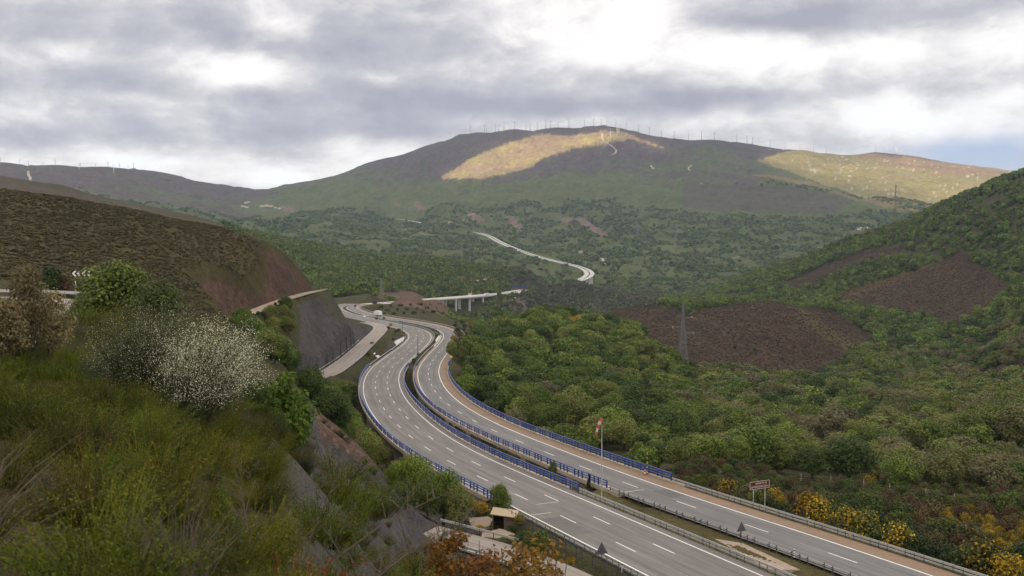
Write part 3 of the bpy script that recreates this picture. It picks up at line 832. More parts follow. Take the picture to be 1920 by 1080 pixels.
lk(t, m2.outputs[0], out.inputs[0])
me = np_mesh('sun_blocker_sheet', np.stack([CX.ravel(), CY.ravel(), CZg.ravel()], 1), quads, clm, True)
a = me.attributes.new('thick', 'FLOAT', 'POINT'); a.data.foreach_set('value', thick.astype(np.float32).ravel())
tag(link('cloud_sun_blocker', me), 'unseen cloud sheet added overhead to block the sun from the valley', kind='stuff')
# ------------------------------------------------------------------ materials
def mat(name, col, rough=.7, spec=.3, metal=0.0, noise=None, bump=None, scale=4.0, objvar=0.0):
    """principled material; noise = (amount, scale) mottles the colour"""
    m = bpy.data.materials.new(name); m.use_nodes = True
    t = m.node_tree; b = t.nodes['Principled BSDF']
    b.inputs['Base Color'].default_value = (*col, 1); b.inputs['Roughness'].default_value = rough
    b.inputs['Specular IOR Level'].default_value = spec; b.inputs['Metallic'].default_value = metal
    if noise:
        g = nd(t, 'ShaderNodeNewGeometry')
        a = t_noise(t, noise[1], 7, .7, g.outputs['Position']); c = t_noise(t, noise[1] * .13, 4, .6, g.outputs['Position'])
        f = math_n(t, 'ADD', math_n(t, 'MULTIPLY', math_n(t, 'SUBTRACT', a, .5), noise[0] * 2), math_n(t, 'MULTIPLY', math_n(t, 'SUBTRACT', c, .5), noise[0] * 1.6))
        f = math_n(t, 'MAXIMUM', math_n(t, 'ADD', f, 1.0), .2)
        s = nd(t, 'ShaderNodeVectorMath', operation='SCALE'); s.inputs[0].default_value = col; lk(t, f, s.inputs[3]); lk(t, s.outputs[0], b.inputs['Base Color'])
        if bump:
            bpn = nd(t, 'ShaderNodeBump'); bpn.inputs['Strength'].default_value = bump; bpn.inputs['Distance'].default_value = .05
            lk(t, a, bpn.inputs['Height']); lk(t, bpn.outputs[0], b.inputs['Normal'])
    return m


def asphalt(name, col, marks, lanes=()):
    """worn asphalt; 'across' holds metres across the carriageway, marks = offsets of sealed joints"""
    m = mat(name, col, .85, .25, noise=None)
    t = m.node_tree; b = t.nodes['Principled BSDF']
    g = nd(t, 'ShaderNodeNewGeometry')
    ac = nd(t, 'ShaderNodeAttribute', attribute_name='across').outputs['Fac']; al = nd(t, 'ShaderNodeAttribute', attribute_name='along').outputs['Fac']
    cb = nd(t, 'ShaderNodeCombineXYZ'); lk(t, math_n(t, 'MULTIPLY', ac, 1.0), cb.inputs[0]); lk(t, math_n(t, 'MULTIPLY', al, .035), cb.inputs[1])
    st = t_noise(t, 1.3, 6, .65, cb.outputs[0]); fine = t_noise(t, 9.0, 4, .7, g.outputs['Position']); big = t_noise(t, .05, 5, .6, g.outputs['Position'])
    f = math_n(t, 'ADD', math_n(t, 'MULTIPLY', math_n(t, 'SUBTRACT', st, .5), 1.35), math_n(t, 'MULTIPLY', math_n(t, 'SUBTRACT', fine, .5), .25))
    f = math_n(t, 'ADD', f, math_n(t, 'MULTIPLY', math_n(t, 'SUBTRACT', big, .5), .5))
    for o in marks:                              # dark sealed joints, slightly wandering
        w = math_n(t, 'ADD', math_n(t, 'SUBTRACT', ac, o), math_n(t, 'MULTIPLY', math_n(t, 'SUBTRACT', big, .5), .5))
        f = math_n(t, 'ADD', f, math_n(t, 'MULTIPLY', math_n(t, 'POWER', .0001, math_n(t, 'MULTIPLY', w, math_n(t, 'MULTIPLY', w, 8.0))), -.17))
    for o in lanes:                              # oil-darkened middle of each lane
        w = math_n(t, 'SUBTRACT', ac, o)
        f = math_n(t, 'ADD', f, math_n(t, 'MULTIPLY', math_n(t, 'POWER', .0001, math_n(t, 'MULTIPLY', w, math_n(t, 'MULTIPLY', w, .25))), math_n(t, 'MULTIPLY_ADD', big, -.30, .02)))
    f = math_n(t, 'MAXIMUM', math_n(t, 'ADD', f, 1.0), .3)
    s = nd(t, 'ShaderNodeVectorMath', operation='SCALE'); s.inputs[0].default_value = col; lk(t, f, s.inputs[3]); lk(t, s.outputs[0], b.inputs['Base Color'])
    return m


M_ASPH_L = asphalt('asphalt_three_lanes', (.192, .183, .182), (-3.55, -7.55, -12.2), (-2, -6, -10))
M_ASPH_R = asphalt('asphalt_two_lanes', (.182, .178, .181), (-3.45, .35), (-2, -5.9))
M_ASPH_M = asphalt('asphalt_side_road', (.285, .255, .235), (-.2,))
M_ASPH_F = mat('asphalt_sky_sheen', (.56, .55, .53), .55, .5, noise=(.15, .08))  # grazing sky reflection put into the pale base colour
M_SHOULDER = mat('brown_shoulder', (.262, .190, .138), .9, .15, noise=(.35, 1.2))
M_TRACK = mat('dirt_track', (.33, .27, .20), .95, .1, noise=(.3, .6))
M_WHITE = mat('road_paint', (.80, .80, .78), .6, .3, noise=(.22, 1.6))
M_CREAM = mat('worn_paint', (.45, .42, .36), .7, .2, noise=(.25, 1.0))
M_CONC = mat('concrete', (.40, .355, .285), .85, .2, noise=(.35, .35), bump=.3)
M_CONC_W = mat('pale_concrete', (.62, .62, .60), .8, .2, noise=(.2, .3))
M_BLUE = mat('blue_painted_steel', (.020, .045, .22), .45, .4, noise=(.25, 2.0))
M_BLUE_L = mat('blue_rail_steel', (.045, .085, .32), .40, .45, noise=(.25, 2.0))
M_GALV = mat('galvanised_steel', (.50, .51, .50), .45, .5, .35, noise=(.18, 1.5))
M_GALV_D = mat('weathered_steel', (.085, .090, .105), .6, .4, .3, noise=(.2, 2.0))
M_GREY = mat('grey_sign_back', (.085, .088, .095), .6, .3, noise=(.1, 3.0))
M_TOWER = mat('lattice_steel', (.19, .20, .22), .6, .4, .3)
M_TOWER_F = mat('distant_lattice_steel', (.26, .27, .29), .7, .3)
M_TURB = mat('turbine_white', (.62, .63, .65), .5, .4)
M_TURB_D = mat('turbine_backlit', (.34, .35, .37), .6, .3)  # backlit shade put into the grey, copy of the turbine white
M_RED = mat('red_fabric', (.46, .10, .06), .8, .2)
M_WFAB = mat('white_fabric', (.58, .46, .42), .8, .2)
M_BROWN = mat('brown_sign_face', (.10, .020, .014), .6, .25)
M_SIGNW = mat('sign_white', (.75, .70, .66), .5, .3)
M_YEL = mat('yellow_paint', (.75, .60, .20), .5, .3)
M_BLK = mat('black_paint', (.02, .02, .02), .5, .3)
M_WOOD = mat('weathered_wood', (.19, .15, .10), .9, .1, noise=(.35, 5.0))
M_ROOF = mat('fibre_cement_roof', (.45, .37, .26), .9, .1, noise=(.25, 1.5))
M_BLOCK = mat('block_wall', (.155, .120, .095), .95, .1, noise=(.3, 2.5))
M_DARKIN = mat('dark_hut_wall', (.05, .04, .032), .95, .1, noise=(.3, 2.5))  # dark brown for the back and end walls of the hut
M_CARW = mat('white_car_paint', (.78, .78, .77), .3, .5)
M_CARD = mat('dark_car_paint', (.03, .032, .036), .3, .5)
M_TYRE = mat('tyre_rubber', (.02, .02, .02), .9, .1)
M_GLASS = mat('car_glass', (.03, .04, .05), .1, .6)
M_LAMP_R = mat('tail_lamp', (.35, .02, .02), .3, .5)
M_PANEL_B = mat('blue_sign_face', (.03, .07, .28), .5, .3)
M_HOUSE = mat('white_render_wall', (.74, .72, .68), .9, .15)
M_TILE = mat('terracotta_roof', (.26, .12, .075), .9, .1)
M_SAND = mat('sand_and_gravel', (.36, .29, .235), .95, .1, noise=(.4, .9))
M_TEAL = mat('green_painted_board', (.06, .12, .11), .7, .2)
M_GRAF = mat('graffiti_paint', (.02, .02, .03), .7, .2)


# ------------------------------------------------------------------ ribbons along the roads
def arc(P):
    return np.concatenate([[0], np.cumsum(np.linalg.norm(np.diff(P[:, :2], axis=0), axis=1))])


def ribbon(name, P, offs, dz, m, kind='structure', parent=None):
    offs = list(offs); rg = rights(P); n = len(P); k = len(offs)
    V = np.concatenate([np.concatenate([P[:, :2] + rg * o, P[:, 2:3] + dz], 1)[:, None, :] for o in offs], 1).reshape(-1, 3)
    idx = np.arange(n * k).reshape(n, k)
    q = np.stack([idx[:-1, :-1], idx[:-1, 1:], idx[1:, 1:], idx[1:, :-1]], -1).reshape(-1, 4)
    me = np_mesh(name, V, q, m, True)
    a = me.attributes.new('across', 'FLOAT', 'POINT'); a.data.foreach_set('value', np.tile(np.array(offs, np.float32), n))
    a = me.attributes.new('along', 'FLOAT', 'POINT'); a.data.foreach_set('value', np.repeat(arc(P), k).astype(np.float32))
    o = link(name, me, parent)
    if kind: o['kind'] = kind
    return o


def sweep(mb, P, prof, closed=True):
    """extrude an (offset, height) profile along P"""
    rg = rights(P); n = len(P); k = len(prof)
    vs = []
    for i in range(n):
        for o, z in prof:
            vs.append((P[i, 0] + rg[i, 0] * o, P[i, 1] + rg[i, 1] * o, P[i, 2] + z))
    fs = []
    for i in range(n - 1):
        for j in range(k if closed else k - 1):
            a, b = i * k + j, i * k + (j + 1) % k
            fs.append((a, a + k, b + k, b))
    if closed:
        fs.append(tuple(range(k))); fs.append(tuple(range((n - 1) * k + k - 1, (n - 1) * k - 1, -1)))
    mb.add(vs, fs)


def cut_y(P, y0, y1):
    s = arc(P); yy = P[:, 1]
    m = (yy >= y0) & (yy <= y1)
    return P[m]


A_ = resample(Aw, 1.5); B_ = resample(Bw, 1.5)
tag(ribbon('road', A_, np.linspace(-13.1, 1.4, 30), 0.0, M_ASPH_L), 'three lane grey carriageway curving up from the valley')
tag(ribbon('road', B_, np.linspace(-9.1, .45, 22), 0.0, M_ASPH_R), 'two lane grey carriageway with reddish shoulder')
ribbon('road_shoulder', B_, np.linspace(.45, 3.05, 6), 0.0, M_SHOULDER)
ribbon('road_shoulder', cut_y(B_, 175, 520), (-9.1, -8.25), .004, M_SHOULDER)


def dashes(name, P, off, period, length, phase, w, m, y0=0, y1=2000):
    s = arc(P); rg = rights(P); mb = MB()
    t = phase
    while t + length < s[-1]:
        ss = np.linspace(t, t + length, 4)
        pts = np.stack([np.interp(ss, s, P[:, k]) for k in range(3)], 1); rr = np.stack([np.interp(ss, s, rg[:, k]) for k in range(2)], 1)
        if y0 < pts[0, 1] < y1:
            vs = []
            for p, r in zip(pts, rr):
                for o in (off - w / 2, off + w / 2):
                    vs.append((p[0] + r[0] * o, p[1] + r[1] * o, p[2] + .006))
            mb.add(vs, [(2 * i, 2 * i + 1, 2 * i + 3, 2 * i + 2) for i in range(3)])
        t += period
    o = mb.build(name, m); o['kind'] = 'structure'
    return o


def edge_line(P, off, w=.22, m=None):
    return ribbon('road_marking', P, (off - w / 2, off + w / 2), .006, m or M_WHITE)


def s_at(P, pix):
    q = on_grade(*pix); d = np.linalg.norm(P[:, :2] - q[:2], axis=1)
    return arc(P)[d.argmin()]


edge_line(A_, 0); edge_line(A_, -12.0); edge_line(B_, 0, .26); edge_line(B_, -7.9)
dashes('road_marking', B_, -3.95, 17.0, 5.2, s_at(B_, (1295, 950)) % 17.0, .18, M_WHITE)
dashes('road_marking', A_, -4.0, 17.0, 5.2, s_at(A_, (1143, 983)) % 17.0, .18, M_WHITE)
dashes('road_marking', A_, -8.0, 17.0, 5.2, s_at(A_, (1068, 978)) % 17.0, .18, M_WHITE, 0, 560)
# pale bridge joints across the lanes
for P, pix, o0, o1 in ((A_, (1012, 943), -8.1, -4.1), (B_, (1200, 918), -7.8, -3.9), (A_, (900, 854), -.1, 0), (A_, (1000, 963), -11.8, -8.4)):
    s0 = s_at(P, pix); s = arc(P); i = np.searchsorted(s, s0); rg = rights(P)[i]; d = np.array([-rg[1], rg[0]])
    c = P[i]
    mb = MB(); vs = []
    for o in np.linspace(o0, o1, 5):
        for e in (-.14, .14):
            vs.append((c[0] + rg[0] * o + d[0] * e, c[1] + rg[1] * o + d[1] * e, c[2] + .009))
    mb.add(vs, [(2 * k, 2 * k + 1, 2 * k + 3, 2 * k + 2) for k in range(4)])
    mb.build('bridge_joint', M_CREAM)['kind'] = 'structure'
# dark resurfaced patch beyond the joint
i0 = np.searchsorted(arc(A_), s_at(A_, (1030, 990)))
M_PATCH = mat('fresh_asphalt', (.145, .140, .140), .85, .2, noise=(.25, .7))
ribbon('road_patch', A_[i0 - 3:i0 + 5], (-12.6, -8.2), .003, M_PATCH)
i0 = np.searchsorted(arc(B_), s_at(B_, (1235, 925)))
ribbon('road_patch', B_[i0 - 2:i0 + 3], (-3.5, -.3), .003, M_PATCH)
# side roads
M_ = resample(Mw, 2.0); T_ = resample(Tw, 2.0); N_ = resample(Nw, 2.0); V_ = resample(Vw, 2.0)
tag(ribbon('access_road', M_, np.linspace(-4.4, 4.4, 10), 0.0, M_ASPH_M), 'side road curving round the foot of the slate cut')
edge_line(M_, 0.1, .16, M_CREAM); edge_line(M_, 3.6, .16, M_CREAM); edge_line(M_, -3.6, .16, M_CREAM)
ribbon('track', T_, (-2.6, -1, 1, 2.6), 0.0, M_TRACK)
ribbon('old_road', N_, np.linspace(-4, 4, 6), 0.0, M_ASPH_M)
ribbon('service_road', V_, np.linspace(-3, 3, 6), 0.0, M_ASPH_M); edge_line(V_, 2.4, .16, M_CREAM)
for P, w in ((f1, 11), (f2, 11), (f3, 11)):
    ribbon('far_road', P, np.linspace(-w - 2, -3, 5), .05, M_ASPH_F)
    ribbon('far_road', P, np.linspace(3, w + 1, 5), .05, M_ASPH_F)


# ------------------------------------------------------------------ bridges
def viaduct(label, P, oL, oR, kerb, depth, span, cols, colw, m_deck, group=None, phase=14, edge=.36):
    c = P[len(P) // 2]
    root = empty('viaduct', (c[0], c[1], c[2]))
    tag(root, label, 'bridge', group)
    Q = P - c
    mb = MB()
    inn = (oR - oL) * .22
    sweep(mb, Q, [(oL + kerb, -.03), (oR - kerb, -.03), (oR - kerb, -.34), (oR - inn * .6, -.6), (oR - inn, -depth), (oL + inn, -depth), (oL + inn * .6, -.6), (oL + kerb, -.34)])
    mb.build('deck', m_deck, root)
    for a, b in ((oL, oL + kerb), (oR - kerb, oR)):
        mb = MB(); sweep(mb, Q, [(a, .28), (b, .28), (b, -edge), (a, -edge - .06)]); mb.build('edge_beam', m_deck, root)
    s = arc(P); rg = rights(P); t = phase
    while t < s[-1] - 6:
        i = np.searchsorted(s, t); p = Q[i]; r = rg[i]; ang = math.atan2(r[1], r[0])
        mb = MB(); lowest = 0
        for o in cols:
            x, y = p[0] + r[0] * o, p[1] + r[1] * o
            g = float(ground(np.array([x + c[0]]), np.array([y + c[1]]))[0]) - c[2] - 1.0
            top = p[2] - depth - .8
            if top - g > 1.2:
                mb.box((x, y, (top + g) / 2), (colw, colw * .85, top - g), ang)
                lowest = 1
        if lowest:
            o0, o1 = min(cols), max(cols)
            xm, ym = p[0] + r[0] * (o0 + o1) / 2, p[1] + r[1] * (o0 + o1) / 2
            mb.box((xm, ym, p[2] - depth - .41), (abs(o1 - o0) + colw * 1.6, colw * 1.15, .78), ang)
            mb.build('pier', m_deck, root)
        t += span
    return root


PA = cut_y(A_, NEAR_AB - 3, FAR_AB + 2); PB = cut_y(B_, NEAR_AB - 2, FAR_AB + 2)
viaduct('curved concrete viaduct carrying the three lane carriageway', PA, -13.7, 2.0, .6, 1.9, 27, (-10.6, -1.4), 1.3, M_CONC)
viaduct('curved concrete viaduct carrying the two lane carriageway with reddish shoulder', PB, -9.7, 3.7, .6, 1.9, 27, (-7.0, 1.2), 1.3, M_CONC)
q1 = resample(cut_y(resample(FAR1, 2), V1a - 6, V1b + 6), 4)
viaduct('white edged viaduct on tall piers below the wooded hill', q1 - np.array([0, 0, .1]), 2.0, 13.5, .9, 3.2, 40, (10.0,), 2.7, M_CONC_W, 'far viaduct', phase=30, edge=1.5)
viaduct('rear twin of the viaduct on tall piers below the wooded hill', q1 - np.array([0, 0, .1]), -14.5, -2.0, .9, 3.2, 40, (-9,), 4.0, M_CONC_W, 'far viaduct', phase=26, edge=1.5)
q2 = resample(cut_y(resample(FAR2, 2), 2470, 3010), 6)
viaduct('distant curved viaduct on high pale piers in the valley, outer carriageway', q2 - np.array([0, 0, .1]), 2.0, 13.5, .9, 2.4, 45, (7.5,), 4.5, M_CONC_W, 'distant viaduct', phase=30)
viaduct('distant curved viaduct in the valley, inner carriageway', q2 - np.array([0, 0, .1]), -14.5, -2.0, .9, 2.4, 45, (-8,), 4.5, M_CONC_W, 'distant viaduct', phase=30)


# ------------------------------------------------------------------ railings and guardrails
def barrier(name, label, cat, P, off, rails, post, spacing, m_rail, m_post, group, post_top=None, bracket=None, most=95):
    """rails: list of (height, width, depth); post: (across, along, height)"""
    Q = offset(P, off)
    c = Q[len(Q) // 2].copy()
    root = empty(name, tuple(c)); tag(root, label, cat, group)
    L = Q - c
    for nm, z, w, h, mr in rails:
        mb = MB(); sweep(mb, L, [(-w / 2, z + h / 2), (w / 2, z + h / 2), (w / 2, z - h / 2), (-w / 2, z - h / 2)]); mb.build(nm, mr, root)
    s = arc(Q); rg = rights(P); n = int(s[-1] / spacing)
    mb = MB(); mb.box((0, 0, post[2] / 2 - .12), (post[0], post[1], post[2] + .24))
    if bracket:
        mb.box((bracket[0], 0, bracket[1]), (abs(bracket[0]) * 1.6, post[1] * .9, .12))
    pm = mb.mesh('post', m_post)
    at_ = []
    for k in range(n + 1):
        i = min(np.searchsorted(s, k * spacing), len(L) - 1)
        at_.append((np.linalg.norm(Q[i]), L[i], math.atan2(rg[i][1], rg[i][0])))
    at_.sort(key=lambda a: a[0])
    for d, p, a in at_[:most]:
        o = link('post', pm, root); o.location = tuple(p); o.rotation_euler = (0, 0, a)
    if at_[most:]:
        mb = MB()
        for d, p, a in at_[most:]:
            mb.box((p[0], p[1], p[2] + post[2] / 2 - .12), (post[0], post[1], post[2] + .24), a)
        mb.build('posts', m_post, root)['kind'] = 'stuff'
    return root


def blue_rails(tops):
    return [('handrail', tops, .18, .15, M_BLUE_L), ('rail', tops * .68, .15, .14, M_BLUE_L), ('rail', tops * .36, .15, .14, M_BLUE_L)]


RG = 'blue bridge railings of the viaducts'
pa = cut_y(A_, NEAR_AB - 6, FAR_AB + 4); pb = cut_y(B_, NEAR_AB + 2, FAR_AB + 10); pal = cut_y(A_, NEAR_AB - 8, FAR_AB - 2)
up = np.array([0, 0, .28])
barrier('bridge_railing', 'blue railing on the outer left edge of the three lane viaduct', 'railing', pal + up, -13.4, blue_rails(1.25), (.14, .26, 1.28), 2.0, M_BLUE_L, M_BLUE, RG)
barrier('bridge_railing', 'blue railing on the median side of the three lane viaduct', 'railing', pa + up, 1.7, blue_rails(1.25), (.14, .26, 1.28), 2.0, M_BLUE_L, M_BLUE, RG)
barrier('bridge_railing', 'blue railing on the median side of the two lane viaduct', 'railing', pb + up, -9.4, blue_rails(1.25), (.14, .30, 1.28), 2.0, M_BLUE_L, M_BLUE, RG)
barrier('bridge_railing', 'blue railing beyond the reddish shoulder of the two lane viaduct', 'railing', pb + up, 3.4, blue_rails(1.32), (.14, .34, 1.35), 2.0, M_BLUE_L, M_BLUE, RG)
GG = 'grey steel guardrails along the carriageways'
W2 = [('beam', .72, .09, .30, M_GALV), ('lower_beam', .28, .06, .24, M_GALV)]
W1 = [('beam', .68, .09, .32, M_GALV)]
barrier('guardrail', 'double grey guardrail outside the reddish shoulder at the right edge', 'guardrail', cut_y(B_, 88, NEAR_AB + 3), 3.5, W2, (.12, .08, .80), 2.0, M_GALV, M_GALV_D, GG)
barrier('guardrail', 'double grey guardrail between the three lane carriageway and the grassy median', 'guardrail', cut_y(A_, 92, NEAR_AB - 5), 1.75, W2, (.12, .08, .80), 2.0, M_GALV, M_GALV_D, GG)
barrier('guardrail', 'guardrail on dark posts between grassy median and the two lane carriageway', 'guardrail', cut_y(B_, 100, NEAR_AB + 2), -9.6, [('beam', .70, .07, .14, M_GALV), ('lower_beam', .42, .05, .10, M_GALV_D)], (.10, .10, .95), 2.1, M_GALV, M_GALV_D, GG, bracket=(-.18, .72))
barrier('guardrail', 'grey guardrail on the left side of the three lane carriageway past the hut', 'guardrail', cut_y(A_, 95, NEAR_AB - 9), -13.6, W2, (.10, .08, .85), 2.0, M_GALV, M_GALV_D, GG)
barrier('guardrail', 'double grey guardrail of the service road at the bottom edge', 'guardrail', cut_y(V_, 100, 130), 3.4, W2, (.12, .08, .80), 2.0, M_GALV, M_GALV_D, GG)
barrier('guardrail', 'grey guardrail of the service road below the sand heap', 'guardrail', cut_y(V_, 124, 134), -3.6, W1, (.12, .08, .80), 2.0, M_GALV, M_GALV_D, GG)
barrier('guardrail', 'pale guardrail at the foot of the slate cut beside the side road', 'guardrail', cut_y(resample(Mw, 1.5), 330, 505), -4.9, W1, (.12, .08, .75), 3.0, M_GALV, M_GALV_D, GG)
barrier('guardrail', 'pale guardrail on the outer side of the side road bend', 'guardrail', cut_y(resample(Mw, 1.5)[:120], 400, 590), 5.0, W1, (.12, .08, .75), 3.0, M_GALV, M_GALV_D, GG)
barrier('guardrail', 'guardrail left of the three lane carriageway just past the viaduct', 'guardrail', cut_y(A_, FAR_AB + 1, 560), -13.6, W1, (.12, .08, .75), 3.0, M_GALV, M_GALV_D, GG)
barrier('guardrail', 'guardrail on the median side of the three lane bend', 'guardrail', cut_y(A_, FAR_AB + 6, 690), 1.8, W1, (.12, .08, .75), 3.0, M_GALV, M_GALV_D, GG)
barrier('guardrail', 'guardrail on the median side of the two lane bend', 'guardrail', cut_y(B_, FAR_AB + 12, 690), -9.6, W1, (.12, .08, .75), 3.0, M_GALV, M_GALV_D, GG)
barrier('guardrail', 'guardrail on the outside of the two lane bend', 'guardrail', cut_y(B_, FAR_AB + 12, 800), 3.5, W1, (.12, .08, .75), 3.0, M_GALV, M_GALV_D, GG)
barrier('guardrail', 'thin pale guardrail along the ledge track above the slate cut', 'guardrail', cut_y(resample(Tw, 1.5), 372, 470)[:60], 2.9, W1, (.12, .08, .75), 3.0, M_GALV, M_GALV_D, GG)
barrier('guardrail', 'silver guardrail of the old road below the chevron board', 'guardrail', resample(Nw, 1.5)[:78], -4.4, W1, (.12, .08, .75), 2.0, M_GALV, M_GALV_D, GG)
# ------------------------------------------------------------------ foliage materials
def leaf_mat(name, cols, trans=.25, var=.5, patch=.02, leafmix=.35):
    """cols: ramp of leaf colours; each plant takes its own place on it, each leaf varies a little"""
    m = bpy.data.materials.new(name); m.use_nodes = True
    t = m.node_tree; t.nodes.clear()
    out = nd(t, 'ShaderNodeOutputMaterial')
    oi = nd(t, 'ShaderNodeObjectInfo'); at_ = nd(t, 'ShaderNodeAttribute', attribute_name='tint')
    pn = t_noise(t, patch, 3, .6, oi.outputs['Location'])
    f = math_n(t, 'ADD', math_n(t, 'MULTIPLY', math_n(t, 'SUBTRACT', pn, .5), 2.0), math_n(t, 'MULTIPLY', math_n(t, 'SUBTRACT', oi.outputs['Random'], .5), 1.15))
    f = math_n(t, 'ADD', f, .5)
    f = math_n(t, 'ADD', f, math_n(t, 'MULTIPLY', math_n(t, 'SUBTRACT', at_.outputs['Fac'], .5), leafmix), clamp=True)
    r = nd(t, 'ShaderNodeValToRGB'); r.color_ramp.elements[0].color = (*cols[0], 1); r.color_ramp.elements[-1].color = (*cols[-1], 1)
    for i, c in enumerate(cols[1:-1]):
        e = r.color_ramp.elements.new((i + 1) / (len(cols) - 1)); e.color = (*c, 1)
    lk(t, f, r.inputs[0])
    s = nd(t, 'ShaderNodeVectorMath', operation='SCALE'); lk(t, r.outputs[0], s.inputs[0])
    own = math_n(t, 'MULTIPLY_ADD', math_n(t, 'FRACT', math_n(t, 'MULTIPLY', oi.outputs['Random'], 13.7)), .60, .72)
    lk(t, math_n(t, 'MULTIPLY', own, math_n(t, 'MULTIPLY_ADD', at_.outputs['Fac'], var * 2, 1 - var)), s.inputs[3])
    b = nd(t, 'ShaderNodeBsdfPrincipled'); b.inputs['Roughness'].default_value = .6; b.inputs['Specular IOR Level'].default_value = .18
    lk(t, s.outputs[0], b.inputs['Base Color'])
    tl = nd(t, 'ShaderNodeBsdfTranslucent'); lk(t, s.outputs[0], tl.inputs[0])
    mx = nd(t, 'ShaderNodeMixShader'); mx.inputs[0].default_value = trans
    lk(t, b.outputs[0], mx.inputs[1]); lk(t, tl.outputs[0], mx.inputs[2]); lk(t, mx.outputs[0], out.inputs[0])
    return m


L_GREEN = leaf_mat('oak_leaves', [(.056, .094, .016), (.088, .134, .019), (.130, .180, .024), (.158, .180, .040)])
L_OAKF = leaf_mat('young_oak_green', [(.070, .100, .022), (.100, .135, .026), (.115, .150, .032)])
L_WOOD = leaf_mat('mixed_wood_leaves', [(.060, .096, .020), (.092, .132, .024), (.140, .185, .028), (.155, .168, .048), (.138, .128, .064)], patch=.03)
L_GREYW = leaf_mat('bare_grey_wood', [(.088, .100, .052), (.112, .116, .068), (.135, .124, .088), (.105, .130, .052)], patch=.01)
L_HILL = leaf_mat('hill_wood_leaves', [(.066, .104, .024), (.110, .172, .032), (.155, .230, .036), (.130, .160, .044)], patch=.012)
L_FAR = leaf_mat('far_wood_leaves', [(.060, .094, .034), (.110, .175, .040), (.150, .220, .046), (.140, .140, .070)], patch=.004)
L_DARK = leaf_mat('dark_leaves', [(.034, .056, .016), (.060, .090, .020), (.090, .118, .022)], patch=.03)
L_PINE = leaf_mat('pine_needles', [(.016, .024, .014), (.026, .034, .018)])
L_YELL = leaf_mat('yellow_blossom', [(.045, .062, .012), (.10, .095, .014), (.25, .17, .012), (.34, .23, .014)], .2, .5, .3, 1.3)
L_HEATH = leaf_mat('heather_sprays', [(.076, .044, .026), (.096, .064, .027), (.070, .080, .022)], .15, .45, .1)
L_HEATHH = leaf_mat('dry_heather', [(.078, .060, .025), (.084, .068, .026), (.078, .078, .027), (.088, .070, .027)], .15, .15, .03)
L_BROWNH = leaf_mat('brown_heath', [(.056, .036, .023), (.068, .044, .028), (.084, .064, .032)], .1, .25, .03)
L_BROOM = leaf_mat('broom_stems', [(.046, .060, .005), (.064, .088, .003), (.086, .116, .004), (.105, .098, .010)], .2, .6, .35)
L_BROOMD = leaf_mat('dull_broom_stems', [(.052, .062, .008), (.074, .074, .008), (.100, .074, .016), (.066, .086, .006)], .2, .6, .35)
L_PALE = leaf_mat('pale_brown_leaves', [(.18, .150, .070), (.23, .195, .100)], .35, .4)
L_WFLOW = leaf_mat('white_blossom', [(.50, .50, .36), (.66, .64, .50)], .3, .4)
L_GREY = leaf_mat('grey_green_stems', [(.062, .078, .034), (.085, .098, .044)], .2, .5)
L_ORANGE = leaf_mat('young_oak_leaves', [(.20, .095, .016), (.28, .145, .018), (.20, .14, .022), (.16, .07, .02)], .3, .5, 1.5)
L_FERN = leaf_mat('dead_bracken', [(.16, .060, .022), (.24, .110, .045)], .2, .4)
L_BRIGHT = leaf_mat('bright_green_leaves', [(.065, .115, .012), (.095, .150, .016)], .35, .45)
L_TWIG = mat('grey_twigs', (.120, .098, .078), .9, .1)
M_BARK = mat('bark', (.085, .068, .052), .95, .1, noise=(.3, 4.0))


# ------------------------------------------------------------------ plant shapes
def quads_mesh(name, C, N, sx, sy, m, rng, tint=None, spin=None):
    """leaf faces: centres C, facing N, half sizes sx, sy"""
    n = len(C)
    N = N / np.maximum(np.linalg.norm(N, axis=1)[:, None], 1e-6)
    a = rng.normal(size=(n, 3)) if spin is None else spin
    T = np.cross(N, a); T /= np.maximum(np.linalg.norm(T, axis=1)[:, None], 1e-6)
    Bn = np.cross(N, T)
    sx = np.broadcast_to(np.asarray(sx, float).reshape(-1, 1), (n, 1)); sy = np.broadcast_to(np.asarray(sy, float).reshape(-1, 1), (n, 1))
    j = .7 + .6 * rng.random((n, 4, 1))
    V = np.stack([C - T * sx * j[:, 0], C - Bn * sy * j[:, 1], C + T * sx * j[:, 2], C + Bn * sy * j[:, 3]], 1).reshape(-1, 3)
    Q = np.arange(4 * n).reshape(n, 4)
    me = np_mesh(name, V, Q, m)
    tt = rng.random(n) if tint is None else tint
    at_ = me.attributes.new('tint', 'FLOAT', 'POINT'); at_.data.foreach_set('value', np.repeat(tt, 4).astype(np.float32))
    return me


